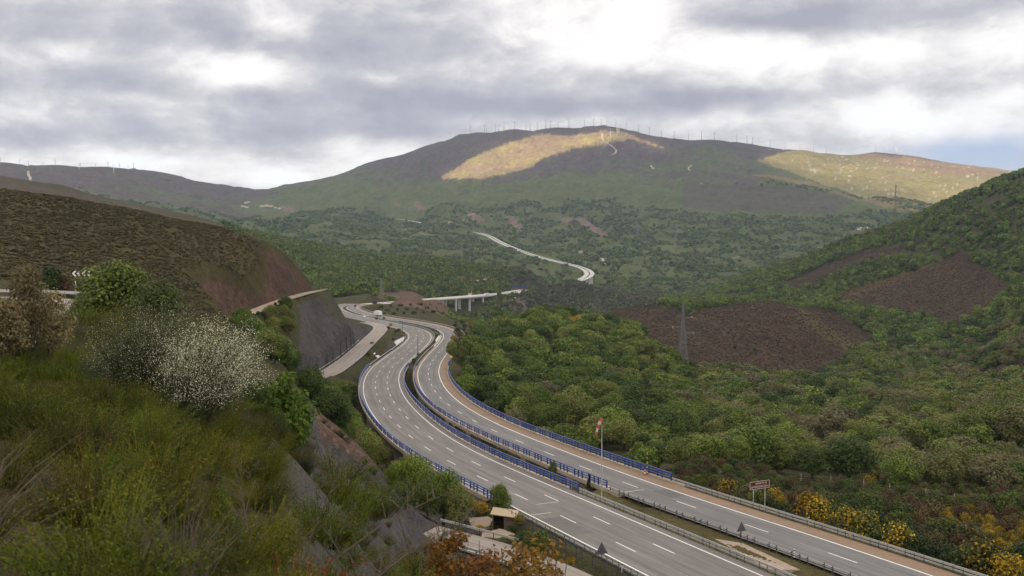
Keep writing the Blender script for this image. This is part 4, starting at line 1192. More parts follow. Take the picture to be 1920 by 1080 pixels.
def crown_mesh(name, m, seed, n, R=1.0, H=1.0, z0=.25, lobes=9, leaf=.12, shape='round'):
    """leaf clumps over irregular lobes filling a unit-tall crown"""
    rng = np.random.default_rng(seed)
    L = []
    for k in range(lobes):
        f = (k + .5) / lobes
        if shape == 'cone':
            z = z0 + (H - z0) * f * .95; r = R * .62 * (1 - f) ** .8; rad = R * (.42 * (1 - f) + .12)
        else:
            z = z0 + (H - z0) * (.18 + .68 * f) ; prof = math.sin(math.pi * min(1, .22 + .72 * f)) ** .8
            r = R * .60 * prof; rad = R * rng.uniform(.30, .50)
        a = k * 2.399 + rng.uniform(-.5, .5); rr = r * rng.uniform(.35, 1.08)
        L.append((rr * math.cos(a), rr * math.sin(a), z, rad, rad * rng.uniform(.62, .9) * H / max(H, 1)))
    if shape != 'cone': L.append((0, 0, z0 + (H - z0) * .45, R * .6, (H - z0) * .40))
    L = np.array(L)
    w = L[:, 3] ** 2; pick = rng.choice(len(L), n, p=w / w.sum())
    d = rng.normal(size=(n, 3)); d /= np.linalg.norm(d, axis=1)[:, None]
    rad = (rng.random(n) ** .35) * rng.uniform(.9, 1.12, n)
    C = L[pick, :3] + d * np.stack([L[pick, 3], L[pick, 3], L[pick, 4]], 1) * rad[:, None]
    C[:, 2] = np.maximum(C[:, 2], z0 * .35 + .05 * rng.random(n))
    N = d + rng.normal(size=(n, 3)) * .40 + np.array([0, 0, .45])
    s = leaf * rng.uniform(.6, 1.35, n)
    return quads_mesh(name, C, N, s, s * .75, m, rng)


def trunk_mesh(name, seed, h, r, m=None):
    rng = np.random.default_rng(seed); mb = MB()
    b = [(0, 0, -.08), (rng.uniform(-.02, .02), rng.uniform(-.02, .02), h * .5), (rng.uniform(-.05, .05), rng.uniform(-.05, .05), h)]
    mb.tube(b, [r * 1.3, r, r * .6], 6)
    for k in range(4):
        a = k * 1.7 + rng.uniform(0, 1); z = h * rng.uniform(.55, .95)
        mb.tube([(0, 0, z), (.13 * math.cos(a), .13 * math.sin(a), z + .14), (.27 * math.cos(a), .27 * math.sin(a), z + .30)], [r * .5, r * .35, r * .15], 5)
    return mb.mesh(name, m or M_BARK, True)


def spray_mesh(name, m, seed, stems, height, spread, width, leaflets, lsize, flower=None, lean=(0, 0), curve=.25):
    """upright whippy stems fanning from one base, with small leaves along the upper part"""
    rng = np.random.default_rng(seed)
    a = rng.uniform(0, 2 * math.pi, stems); q = rng.random(stems) ** .6
    base = np.stack([np.cos(a) * q * spread * .35, np.sin(a) * q * spread * .35, np.zeros(stems)], 1)
    h = height * rng.uniform(.55, 1.05, stems) * (1 - .25 * q ** 2)
    out_ = np.stack([np.cos(a) * q * spread + lean[0], np.sin(a) * q * spread + lean[1]], 1) + rng.normal(size=(stems, 2)) * .08
    ts = np.array([0, .35, .7, 1.0])
    P = base[:, None, :] * np.ones((1, 4, 1))
    P[:, :, 0] += out_[:, 0:1] * (ts ** 1.5)[None]; P[:, :, 1] += out_[:, 1:2] * (ts ** 1.5)[None]
    P[:, :, 2] = h[:, None] * (ts - curve * .3 * ts ** 3)[None]
    P[:, 1:3] += rng.normal(size=(stems, 2, 3)) * .03 * height
    w = width * np.array([1.2, 1.0, .75, .25])
    fa = rng.uniform(0, math.pi, stems); sd = np.stack([np.cos(fa), np.sin(fa), np.zeros(stems)], 1)
    V = np.stack([P - sd[:, None, :] * w[None, :, None], P + sd[:, None, :] * w[None, :, None]], 2).reshape(-1, 3)
    i = np.arange(stems * 8).reshape(stems, 4, 2)
    Q = np.stack([i[:, :-1, 0], i[:, :-1, 1], i[:, 1:, 1], i[:, 1:, 0]], -1).reshape(-1, 4)
    tint = np.repeat(rng.random(stems), 8)
    if leaflets:
        k = rng.integers(0, stems, leaflets); t_ = .3 + .7 * rng.random(leaflets) ** .8
        C = np.stack([np.array([np.interp(tt, ts, P[kk, :, c]) for tt, kk in zip(t_, k)]) for c in range(3)], 1)
        C += rng.normal(size=C.shape) * lsize * 1.3
        N = rng.normal(size=C.shape); s = lsize * rng.uniform(.6, 1.5, leaflets)
        N = N / np.linalg.norm(N, axis=1)[:, None]; up = np.tile([0, 0, 1.0], (leaflets, 1)) + rng.normal(size=C.shape) * .5
        T = np.cross(N, up); T /= np.linalg.norm(T, axis=1)[:, None]; Bn = np.cross(T, N)
        LV = np.stack([C - T * (s * .4)[:, None], C - Bn * (s * 1.1)[:, None], C + T * (s * .4)[:, None], C + Bn * (s * 1.1)[:, None]], 1).reshape(-1, 3)
        Q = np.concatenate([Q, np.arange(4 * leaflets).reshape(-1, 4) + len(V)]); V = np.concatenate([V, LV])
        tint = np.concatenate([tint, np.repeat(rng.random(leaflets), 4)])
    me = np_mesh(name, V, Q, m)
    at_ = me.attributes.new('tint', 'FLOAT', 'POINT'); at_.data.foreach_set('value', tint.astype(np.float32))
    fl = None
    if flower:
        n, fs, mf = flower
        bl = rng.choice(stems, max(8, int(stems * .55)), replace=False); k = bl[rng.integers(0, len(bl), n)]; t_ = np.minimum(.50 + .5 * rng.random(n) ** .6, 1)
        C = np.stack([np.array([np.interp(tt, ts, P[kk, :, c]) for tt, kk in zip(t_, k)]) for c in range(3)], 1) + rng.normal(size=(n, 3)) * .02
        fl = quads_mesh(name + '_blossom', C, rng.normal(size=(n, 3)), fs * rng.uniform(.6, 1.4, n), fs * rng.uniform(.6, 1.2, n), mf, rng)
    return me, fl


# ------------------------------------------------------------------ masses too many to count: one object each
def stuff(name, label, protos, pts, rot, scl, pick):
    me = bpy.data.meshes.new(name)
    pts = np.asarray(pts, np.float32)
    me.vertices.add(len(pts)); me.vertices.foreach_set('co', pts.ravel())
    a = me.attributes.new('scl', 'FLOAT_VECTOR', 'POINT'); a.data.foreach_set('vector', np.asarray(scl, np.float32).ravel())
    a = me.attributes.new('rot', 'FLOAT_VECTOR', 'POINT'); r3 = np.zeros((len(pts), 3), np.float32); r3[:, 2] = rot; a.data.foreach_set('vector', r3.ravel())
    a = me.attributes.new('pick', 'INT', 'POINT'); a.data.foreach_set('value', np.asarray(pick, np.int32))
    o = link(name, me); tag(o, label, kind='stuff')
    g = bpy.data.node_groups.new(name, 'GeometryNodeTree')
    g.interface.new_socket('Geometry', in_out='INPUT', socket_type='NodeSocketGeometry'); g.interface.new_socket('Geometry', in_out='OUTPUT', socket_type='NodeSocketGeometry')
    gi = g.nodes.new('NodeGroupInput'); go = g.nodes.new('NodeGroupOutput')
    iop = g.nodes.new('GeometryNodeInstanceOnPoints'); jn = g.nodes.new('GeometryNodeJoinGeometry')
    for p in protos:
        oi = g.nodes.new('GeometryNodeObjectInfo'); oi.transform_space = 'ORIGINAL'; oi.inputs['Object'].default_value = p; oi.inputs['As Instance'].default_value = True
        g.links.new(oi.outputs['Geometry'], jn.inputs[0])

    def na_(nm, dt):
        n = g.nodes.new('GeometryNodeInputNamedAttribute'); n.data_type = dt; n.inputs['Name'].default_value = nm
        return n.outputs['Attribute']
    g.links.new(gi.outputs[0], iop.inputs['Points']); g.links.new(jn.outputs[0], iop.inputs['Instance'])
    iop.inputs['Pick Instance'].default_value = True
    g.links.new(na_('pick', 'INT'), iop.inputs['Instance Index'])
    er = g.nodes.new('FunctionNodeEulerToRotation'); g.links.new(na_('rot', 'FLOAT_VECTOR'), er.inputs[0]); g.links.new(er.outputs[0], iop.inputs['Rotation'])
    g.links.new(na_('scl', 'FLOAT_VECTOR'), iop.inputs['Scale'])
    g.links.new(iop.outputs[0], go.inputs[0])
    md = o.modifiers.new('scatter', 'NODES'); md.node_group = g
    return o


# spacing of plants over the ground
AREA = DD ** 2 * np.gradient(gu)[None, :] * np.gradient(gl)[:, None]
road_d = np.full(DD.shape, 1e9)
for P, w in ((dense(Lc, 3), 9), (dense(Rc, 3), 9), (dense(Mw, 3), 5.5), (dense(Tw, 3), 4), (f1, 15), (f2, 15), (f3, 16), (dense(Nw, 3), 5), (dense(Vw, 3), 4.5)):
    m = (XX > P[:, 0].min() - 60) & (XX < P[:, 0].max() + 60) & (YY > P[:, 1].min() - 60) & (YY < P[:, 1].max() + 60)
    d, _ = near_line(XX[m], YY[m], P)
    road_d[m] = np.minimum(road_d[m], d - w)


def scatter(mask, spacing, seed, clear=0.0):
    """random spots where mask (0..1) allows, about one per spacing squared"""
    rng = np.random.default_rng(seed)
    w = np.clip(mask.astype(float), 0, 1) * AREA * (road_d > clear) * (np.abs(UU) < .88)
    n = int(w.sum() / spacing ** 2)
    if n < 1: return np.zeros((0, 3)), rng
    c = np.cumsum(w.ravel()); k = np.searchsorted(c, rng.random(n) * c[-1])
    j, i = np.unravel_index(k, DD.shape)
    du = np.gradient(gu); dlg = np.gradient(gl)
    u = gu[i] + (rng.random(n) - .5) * du[i]; l = gl[j] + (rng.random(n) - .5) * dlg[j]
    y = np.exp(l); x = u * y
    # thin out plants standing on one another
    cell = spacing * .62; key = np.floor(x / cell).astype(np.int64) * 1000003 + np.floor(y / cell).astype(np.int64)
    _, first = np.unique(key, return_index=True)
    x, y = x[first], y[first]
    return np.stack([x, y, ground(x, y)], 1), rng


# tree shapes: near (many leaves) and far (few, larger)
SH = {}
for kind, m, n, leaf, cnt, lob in (('oak_near', L_WOOD, 8500, .0215, 4, 15), ('green_near', L_GREEN, 8500, .0215, 3, 15), ('oak_fine', L_OAKF, 9000, .017, 3, 16), ('wood_mid', L_WOOD, 2800, .039, 5, 12), ('green_mid', L_GREEN, 2800, .039, 4, 12), ('grey_far', L_GREYW, 240, .165, 3, 7), ('hill_mid', L_HILL, 1000, .072, 4, 9), ('far', L_FAR, 150, .20, 4, 6), ('wood_far', L_GREEN, 240, .165, 3, 7)):
    SH[kind] = [crown_mesh('crown', m, 100 + 17 * k + len(kind), n, R=.50 + .06 * (k % 3), z0=.20, lobes=lob, leaf=leaf) for k in range(cnt)]
SH['green_fine'] = [crown_mesh('crown', L_GREEN, 380 + k, 9000, R=.52, z0=.15, lobes=16, leaf=.017) for k in range(3)]
SH['pale'] = [crown_mesh('foliage', L_PALE, 390 + k, 3500, R=.36, z0=.1, lobes=12, leaf=.016) for k in range(2)]
SH['pine'] = [crown_mesh('crown', L_PINE, 300 + k, 300, R=.30, z0=.12, lobes=8, leaf=.085, shape='cone') for k in range(2)]
SH['yellow'] = [crown_mesh('blossom', L_YELL, 400 + k, 1800, R=.62, z0=.1, lobes=13, leaf=.034) for k in range(3)]
SH['heather'] = [crown_mesh('foliage', L_HEATH, 420 + k, 1500, R=.7, z0=.05, lobes=12, leaf=.038) for k in range(3)]
SH['bush'] = [crown_mesh('foliage', L_DARK, 440 + k, 1700, R=.62, z0=.06, lobes=12, leaf=.038) for k in range(3)]
SH['tuft'] = [crown_mesh('foliage', L_HEATHH, 460 + k, 90, R=.8, z0=.02, lobes=5, leaf=.16) for k in range(3)]
SH['tuft_brown'] = [crown_mesh('foliage', L_BROWNH, 470 + k, 60, R=.8, z0=.02, lobes=4, leaf=.2) for k in range(3)]
TRUNKS = [trunk_mesh('trunk', 500 + k, .42, .030) for k in range(3)]
FIRST = {}


def tree(name, label, cat, kind, k, loc, height, wide, rz, group, trunk=True, part='crown'):
    """one plant: an Empty with its trunk and crown"""
    root = empty(name, loc, rz)
    root.scale = (height * wide, height * wide, height)
    tag(root, label, cat, group)
    if trunk: link('trunk', TRUNKS[k % 3], root)
    c = link(part, SH[kind][k % len(SH[kind])], root)
    FIRST.setdefault((kind, k % len(SH[kind])), c)
    return root


def protos(kind):
    return [FIRST[(kind, k)] for k in range(len(SH[kind]))]


dense_gap = fbm(XX / 45 + 2, YY / 45, 3)
strip = zone([(1030, 636), (1056, 636), (1046, 690), (1036, 728), (1008, 728), (1024, 690)], 300, 900, 3)
clear_px = zone([(1280, 684), (1330, 683), (1365, 704), (1290, 704)], 500, 800, 3)
F_MID = (DD > 236 - 30 * sstep(1290, 1400, PXg) + 12 * n3) & (DD < 900) & (PXg > 838) & (PYg > 575) & ~BRN & ~strip & ~clear_px & (dense_gap > -.40)
F_MID = F_MID & ~((PXg < 1000) & (PYg < 640) & (dense_gap < -.15)) & ~((PXg < 935 + 40 * n3) & (PYg < 645))

F_HILL = (DD > 780) & (DD < 2500) & (PXg > 1240) & ~BRN & ~F_MID & (fbm(XX / 70, YY / 70, 4) > -.34)
F_WOOD = (DD > 1080) & (DD < 2650) & (PXg > 420) & (PXg < 1240) & ~BRN & (fbm(XX / 60, YY / 60, 4) > -.42) & ~zone([(690, 552), (790, 545), (850, 575), (840, 600), (760, 575)], 850, 1700, 4)
F_FAR = (DD > 2450) & (DD < 5200) & (g_amt + .55 * n2 + .4 * n3 + .4 * fbm(XX / 140, YY / 140, 3) > 1.02) & ~FCUT & ~zone([(1180, 330), (1480, 350), (1600, 372), (1700, 386), (1560, 408), (1380, 402), (1280, 396), (1150, 380)], 3500, 5600, 12) & (PXg > -150) & (PXg < 1800)
F_LEFT = (zone([(425, 604), (520, 575), (602, 560), (590, 620), (603, 700), (560, 716), (425, 730)], 225, 450, 3) & (Zt < -26)) | ((DD > 205) & (DD < 445) & (PXg > 425) & (PXg < 705) & (Zt < -26.5) & (CUT < 1.2) & ~((PXg > 570) & (DD > 330))) | ((DD > 205) & (DD < 400) & (PXg > 575) & (PXg < 690) & (PYg < 800) & (Zt < -38) & (CUT < 1))

# --- individuals of the wood below the viaducts: those that show largest
pm, rg_ = scatter(F_MID, 6.2, 21, 4.0)
hh = (4.5 + 8.5 * rg_.random(len(pm)) ** 1.3) * (1 + .35 * fbm(pm[:, 0] / 50, pm[:, 1] / 50, 2)); hh *= np.where(pm[:, 1] < 300, .72, 1.0); ww = rg_.uniform(.85, 1.35, len(pm))
order = np.argsort(-(hh / pm[:, 1]) * (np.abs(pm[:, 0] / pm[:, 1]) < .545))
NEAR_N = 195
sel, rest = order[:NEAR_N], order[NEAR_N:]
for q in sel:
    x, y, z = pm[q]
    k = int(rg_.integers(0, 4)); px_, py_ = project(x, y, z)
    if px_ < 1000: lab, grp = 'broadleaf tree in the hollow just beyond the blue railing, left of the windsock', 'trees left of the windsock beyond the railing'
    elif px_ < 1290: lab, grp = 'broadleaf tree behind the windsock and the blue railing', 'trees behind the windsock'
    elif px_ < 1560: lab, grp = 'budding grey green tree in the valley wood behind the brown sign', 'trees behind the brown sign'
    else: lab, grp = 'budding tree in the valley wood beyond the yellow broom bushes', 'trees beyond the yellow broom'
    tree('broadleaf_tree', lab, 'tree', 'green_near' if (px_ < 1300 and k < 3) else 'oak_near', k, (x, y, z - .15), hh[q], ww[q], rg_.uniform(0, 6.3), grp)
# a few stand-alone trees of the farther woods
F_LEFT &= ~((PXg > 545) & (PYg < 742))
pl, rl = scatter(F_LEFT, 3.7, 22, 1.5); pl = pl[rl.permutation(len(pl))]
hl_ = rl.uniform(4.0, 7.5, len(pl))
for q in range(len(pl)):
    x, y, z = pl[q]
    px_, _ = project(x, y, z)
    if q < 70:
        tree('broadleaf_tree', 'dark green tree on the bank between the slate cut and the viaduct' if px_ > 560 else 'green tree on the slope under the ledge track', 'tree', 'green_near', q, (x, y, z - .15), hl_[q], rl.uniform(.8, 1.2), rl.uniform(0, 6.3), 'trees left of the viaduct' if px_ > 560 else 'trees under the ledge track')
for kind, spots_ in (('wood_mid', [(1300, 735), (1420, 738), (1240, 690), (1500, 735), (1360, 732)]), ('hill_mid', [(1420, 545), (1500, 530), (1700, 470), (1880, 430)]), ('green_mid', [(1100, 700), (1000, 700), (950, 690), (1180, 720)]), ('grey_far', [(1100, 560), (1180, 562), (1040, 556)]), ('wood_far', [(560, 470), (660, 480), (740, 500)]), ('far', [(1150, 470), (1200, 450), (900, 470), (780, 450)])):
    for k, (a_, b_) in enumerate(spots_):
        p = spot(a_, b_, 400)
        lab = {'green_mid': 'dark green tree on the wooded slope left of the tall pylon', 'grey_far': 'grey leafless looking tree in the valley behind the wooded crest', 'wood_mid': 'tree at the foot of the brown heather hill', 'hill_mid': 'bright green tree on the steep slope at the right', 'wood_far': 'tree on the wooded hill above the far viaduct', 'far': 'tiny tree on the mountain foot beyond the distant viaduct'}[kind]
        tree('broadleaf_tree', lab, 'tree', kind, k, (p[0], p[1], p[2] - .2), 7.0 if kind != 'far' else 9.0, 1.1, k, {'green_mid': 'trees left of the tall pylon', 'grey_far': 'grey valley trees', 'wood_mid': 'trees at the brown hill', 'hill_mid': 'trees on the right slope', 'wood_far': 'trees on the wooded hill', 'far': 'trees at the mountain foot'}[kind])
for k in range(14):                              # pines on the right-hand crest
    p = spot(1792 + k * 10 + (k % 3) * 3, 376 - k * 3.2 + (k * 7 % 4), 1000)
    y = 1560 - k * 2; u = ray_u(1790 + k * 10.0, 360)
    z = float(ground(np.array([u * y]), np.array([y]))[0])
    tree('pine_tree', 'dark pine on the skyline of the right hand hill', 'tree', 'pine', k, (u * y, y, z - .3), 9 + (k * 5 % 4), 1.0, k, 'pines on the right crest')

# --- the masses
r_ = pm[rest]; mid = r_[:, 1] < 430
pr_, _ = project(r_[:, 0], r_[:, 1], r_[:, 2])
for lab_, kd_, mk in (('olive wood filling the valley at the right', 'wood_mid', pr_ + 60 * fbm(r_[:, 0] / 50, r_[:, 1] / 50, 2) > 1290), ('green wood on the slope beyond the blue railing', 'green_mid', None)):
    if mk is None: mk = ~last_
    last_ = mk; s3 = np.stack([hh[rest] * ww[rest], hh[rest] * ww[rest], hh[rest]], 1)[mk]
    stuff('woodland', lab_, protos(kd_), r_[mk] - [0, 0, .2], rg_.uniform(0, 6.3, mk.sum()), s3, rg_.integers(0, len(SH[kd_]), mk.sum()))
if len(pl) > 70:
    r_ = pl[70:]; h_ = hl_[70:]
    stuff('woodland', 'bushes and young trees on the bank left of the viaduct', protos('green_near'), r_ - [0, 0, .2], rl.uniform(0, 6.3, len(r_)), np.stack([h_, h_, h_], 1), rl.integers(0, 3, len(r_)))
ph, rh = scatter(F_HILL, 7.0, 23, 4.0)
h_ = 3.5 + 7.5 * rh.random(len(ph)) ** 1.5; w_ = h_ * rh.uniform(.9, 1.35, len(ph))
stuff('hillside_wood', 'young green wood on the steep right hand slope', protos('hill_mid'), ph - [0, 0, .3], rh.uniform(0, 6.3, len(ph)), np.stack([w_, w_, h_], 1), rh.integers(0, 4, len(ph)))
pw, rw = scatter(F_WOOD, 8.0, 24, 5.0)
h_ = rw.uniform(5, 9.5, len(pw)); w_ = h_ * rw.uniform(.9, 1.35, len(pw))
pr_, _ = project(pw[:, 0], pw[:, 1], pw[:, 2])
gm = (pr_ + 90 * fbm(pw[:, 0] / 120, pw[:, 1] / 120, 3) > 960)
for lab_, kd_, mk in (('dark wood on the hill above the far viaduct', 'wood_far', ~gm), ('grey thinly leaved wood in the valley behind the crest', 'grey_far', gm)):
    stuff('hillside_wood', lab_, protos(kd_), pw[mk] - [0, 0, .3], rw.uniform(0, 6.3, mk.sum()), np.stack([w_[mk], w_[mk], h_[mk]], 1), rw.integers(0, 3, mk.sum()))
pf, rf = scatter(F_FAR, 13.0, 25, 8.0)
h_ = rf.uniform(6, 11, len(pf)); w_ = h_ * rf.uniform(1.1, 1.9, len(pf))
stuff('hillside_wood', 'scattered woods on the mountain foot', protos('far'), pf - [0, 0, .4], rf.uniform(0, 6.3, len(pf)), np.stack([w_, w_, h_], 1), rf.integers(0, 4, len(pf)))
print('PLANTS', len(pm), len(pl), len(ph), len(pw), len(pf))
# ------------------------------------------------------------------ near shrubs
SPR = {}


def plume_mesh(name, m, seed, plumes, stems, leaflets, lsize):
    """bushy shrub: several leaning plumes of fine stems thick with small leaves"""
    rng = np.random.default_rng(seed); V, Q, T = [], [], []
    nv = 0
    for k in range(plumes):
        a = k * 2.399 + rng.uniform(-.4, .4); q = math.sqrt((k + .4) / plumes)
        me, _ = spray_mesh('tmp', m, seed * 31 + k, stems // plumes + 4, rng.uniform(.62, 1.05) * (1 - .22 * q), rng.uniform(.10, .20), .0034, leaflets // plumes, lsize, None, (.34 * q * math.cos(a), .34 * q * math.sin(a)), .5)
        v = np.empty(len(me.vertices) * 3, np.float32); me.vertices.foreach_get('co', v); v = v.reshape(-1, 3) + np.array([.22 * q * math.cos(a), .22 * q * math.sin(a), 0])
        f = np.empty(len(me.loops), np.int32); me.loops.foreach_get('vertex_index', f)
        t_ = np.empty(len(me.vertices), np.float32); me.attributes['tint'].data.foreach_get('value', t_)
        V.append(v); Q.append(f.reshape(-1, 4) + nv); T.append(np.clip(t_ + rng.uniform(-.25, .25), 0, 1)); nv += len(v)
        bpy.data.meshes.remove(me)
    me = np_mesh(name, np.concatenate(V), np.concatenate(Q), m)
    a_ = me.attributes.new('tint', 'FLOAT', 'POINT'); a_.data.foreach_set('value', np.concatenate(T).astype(np.float32))
    return me


SPR['broom'] = [plume_mesh('stems', L_BROOM, 600 + k, 10, 150, 5200, .0095) for k in range(5)]
SPR['dull'] = [plume_mesh('stems', L_BROOMD, 620 + k, 9, 190, 4200, .0095) for k in range(4)]
SPR['bare'] = [spray_mesh('stems', L_TWIG, 640 + k, 130, 1.0, .50, .0042, 60, .01)[0] for k in range(3)]
SPR['bright'] = [crown_mesh('leaves', L_BRIGHT, 650 + k, 1500, R=.42, z0=.08, lobes=9, leaf=.030) for k in range(2)]
SPR['grey'] = [spray_mesh('stems', L_GREY, 660 + k, 500, 1.0, .5, .004, 900, .012)[0] for k in range(2)]


def gz(x, y):
    return float(ground(np.array([x]), np.array([y]))[0])


def shrub(name, label, kind, k, loc, h, w, rz, group, cat='shrub', part='stems'):
    root = empty(name, loc, rz); root.scale = (h * w, h * w, h); tag(root, label, cat, group)
    c = link(part, SPR[kind][k % len(SPR[kind])], root); FIRST.setdefault((kind, k % len(SPR[kind])), c)
    return root


edge = 505 + 35 * fbm(XX / 6, YY / 6, 2) + 55 * sstep(25, 8, DD) + 70 * sstep(50, 75, DD) * sstep(125, 95, DD)
F_SHELF = ((PXg < edge) | (UU * F + 960 < edge)) & (DD > 5.2) & (DD < 118)
F_SPARSE = (UU * F + 960 >= edge - 10) & (UU * F + 960 < 745) & (DD > 7) & (DD < 150) & (fbm(XX / 5 + 4, YY / 5, 3) > .26)
ps, rs = scatter(F_SHELF, 1.05, 31, .3)
pq, rq = scatter(F_SPARSE, 1.5, 32, .5)
allp = np.concatenate([ps, pq])
h_ = np.where(allp[:, 1] < 14, rs.uniform(.75, 1.25, len(allp)), rs.uniform(.9, 1.75, len(allp))) * (1 + .3 * fbm(allp[:, 0] / 4, allp[:, 1] / 4, 2))
h_[len(ps):] *= .85

kd = rs.choice(4, len(allp), p=[.70, .25, .02, .03]); KN = ['broom', 'dull', 'bare', 'grey']
h_ = np.where(kd == 2, h_ * .7, h_)
od = np.argsort(allp[:, 1] / h_ + 1e4 * (np.abs(allp[:, 0] / allp[:, 1]) > .57))
NIND = 270
names_ = {'broom': ('broom_shrub', 'olive green broom shrub with upright whippy stems on the near slope', 'olive broom shrubs on the near slope'),
          'dull': ('heath_shrub', 'dull brownish green heath shrub on the near slope', 'brownish heath shrubs on the near slope'),
          'bare': ('bare_shrub', 'leafless grey twiggy shrub on the near slope', 'bare twiggy shrubs on the near slope'),
          'grey': ('grey_shrub', 'grey green upright shrub on the near slope', 'grey green shrubs on the near slope')}
for c in od[:NIND]:
    kn = KN[kd[c]]; nm, lb, gr = names_[kn]
    shrub(nm, lb, kn, int(c), tuple(allp[c] - [0, 0, .05]), h_[c], rs.uniform(.9, 1.35), rs.uniform(0, 6.3), gr)
for kn in KN:
    for k in range(len(SPR[kn])):
        if (kn, k) not in FIRST:
            c = od[k]; nm, lb, gr = names_[kn]; shrub(nm, lb, kn, k, tuple(allp[c] + [.4, .3, -.05]), .9, 1, 0, gr)
r_ = od[NIND:]
PR = [(kn, k) for kn in KN for k in range(len(SPR[kn]))]
base = {kn: [i for i, (a_, b_) in enumerate(PR) if a_ == kn] for kn in KN}
pk = np.array([base[KN[kd[c]]][int(c) % len(base[KN[kd[c]]])] for c in r_])
sw = h_[r_] * rs.uniform(.9, 1.4, len(r_))
stuff('undergrowth', 'broom and heath scrub covering the near shelf', [FIRST[p] for p in PR], allp[r_] - [0, 0, .05], rs.uniform(0, 6.3, len(r_)), np.stack([sw, sw, h_[r_]], 1), pk)


def by_pixel(px, D, sink=.05):
    x = (px - 960) / F * D
    return (x, D, gz(x, D) - sink)


def shrub_to(name, label, kind, k, px, D, top, w, group=None, cat='shrub', rz=0.0):
    """stand a shrub on the ground at depth D so its top reaches photo row `top`"""
    p = by_pixel(px, D); h = max(.4, ray_m(top) * D - p[2])
    return shrub(name, label, kind, k, p, h, w, rz, group, cat)


# white flowering broom
for i, (px, D, top, sp, lean, seed, nfl) in enumerate(((268, 31, 546, .36, (.04, 0), 701, 8000), (345, 28.5, 574, .31, (.24, -.1), 702, 19000), (360, 33, 640, .40, (.1, 0), 703, 3000), (45, 26, 700, .35, (0, 0), 704, 900), (215, 34, 640, .38, (-.1, 0), 705, 1800))):
    p = by_pixel(px, D); h = ray_m(top) * D - p[2]
    st, fl = spray_mesh('stems', L_GREY, seed, 1100, 1.0, sp, .0026, 2400, .009, (nfl, .0034, L_WFLOW), lean)
    lab = ('tall white flowering broom, upright and grey green, left of the leaning one', 'white flowering broom leaning right with blossom thick on its tips', 'sparsely flowering white broom behind the leaning one',
           'broom with a few white blossoms at the left edge', 'low white broom in bud left of the tall white one')[i]
    root = empty('white_broom', p); root.scale = (h, h, h); tag(root, lab, 'shrub', 'white flowering brooms')
    link('stems', st, root); link('blossom', fl, root)
# taller single plants of the shelf
tree('oak_tree', 'broad young oak rising over the chevron board on the old road', 'tree', 'oak_fine', 0, by_pixel(225, 84), 7.3, 1.15, .4, None)
tree('oak_tree', 'second young oak at the right of the clump over the old road', 'tree', 'oak_fine', 1, by_pixel(292, 80), 5.9, 1.0, 1.4, None)
tree('oak_tree', 'low round oak beside the old road, just right of the chevron board', 'tree', 'oak_fine', 2, by_pixel(178, 88), 4.4, 1.2, 2.4, None)
for i, (px, D, top, lab) in enumerate(((48, 38, 480, 'tall pale brown shrub in front of the old road guardrail'), (88, 40, 532, 'second pale brown shrub right of the tallest at the left edge'), (10, 36, 545, 'pale brown shrub cut by the left edge'))):
    p = by_pixel(px, D); tree('tall_shrub', lab, 'shrub', 'pale', i, p, ray_m(top) * D - p[2], (.75, 1.1, 1.1)[i], i, None, True, 'foliage')
shrub_to('tall_shrub', 'tall olive shrub before the oak clump', 'broom', 2, 205, 52, 520, .8)
shrub_to('tall_shrub', 'olive shrub before the right end of the oak clump', 'broom', 3, 270, 56, 520, .9)
for i, (px, D, top) in enumerate(((2, 60, 540), (24, 62, 556), (40, 64, 572), (122, 68, 556), (140, 66, 548), (152, 64, 545), (66, 70, 578), (100, 70, 580), (168, 66, 540), (190, 60, 548), (80, 72, 584), (245, 62, 540), (310, 64, 545), (330, 70, 530))):
    shrub_to('heath_shrub', 'olive brown shrub screening the old road bend', 'dull' if i % 2 else 'broom', i, px, D, top, 1.5, 'shrubs screening the old road bend', 'shrub', i)
shrub_to('tall_shrub', 'brownish shrub above the leaning white broom', 'dull', 2, 352, 58, 535, .9)
tree('round_bush', 'dark green bush behind the old road guardrail', 'bush', 'bush', 0, by_pixel(92, 132), 4.2, .9, 0, None, False, 'foliage')
tree('round_bush', 'russet bush beside the dark green one behind the guardrail', 'bush', 'heather', 0, by_pixel(116, 133), 3.4, .9, 0, None, False, 'foliage')
for i, (px, D, top) in enumerate(((525, 60, 688), (548, 66, 720), (505, 55, 735), (470, 52, 700))):
    p = by_pixel(px, D); h = ray_m(top) * D - p[2]
    shrub('sapling', ('tallest bright green sapling at the top of the near slope', 'right hand bright green sapling above the slate scree', 'low bright green sapling beside the tallest', 'bright green sapling next to the white broom')[i], 'bright', i, p, h, .9, i, 'bright green saplings', 'sapling')
for i, (px, D, top) in enumerate(((52, 17, 880), (200, 14, 850), (262, 20, 820), (405, 16, 905), (430, 13, 960), (100, 12, 1000))):
    shrub_to('sapling', 'small bright green seedling among the broom', 'bright', i, px, D, top, .6, 'bright green seedlings', 'sapling', i)
for i, (px, D, top, kn) in enumerate(((628, 88, 800, 'broom'), (655, 78, 845, 'broom'), (690, 92, 850, 'broom'), (612, 60, 840, 'broom'), (730, 70, 985, 'broom'), (770, 62, 1000, 'broom'), (745, 50, 1030, 'dull'), (800, 90, 955, 'dull'), (700, 96, 880, 'dull'), (600, 30, 860, 'broom'), (575, 24, 900, 'broom'), (640, 36, 960, 'dull'))):
    shrub_to('broom_shrub', 'broom clump growing on the grey slate scree', kn, i, px, D, top, 1.25, 'broom clumps on the slate scree', 'shrub', i)
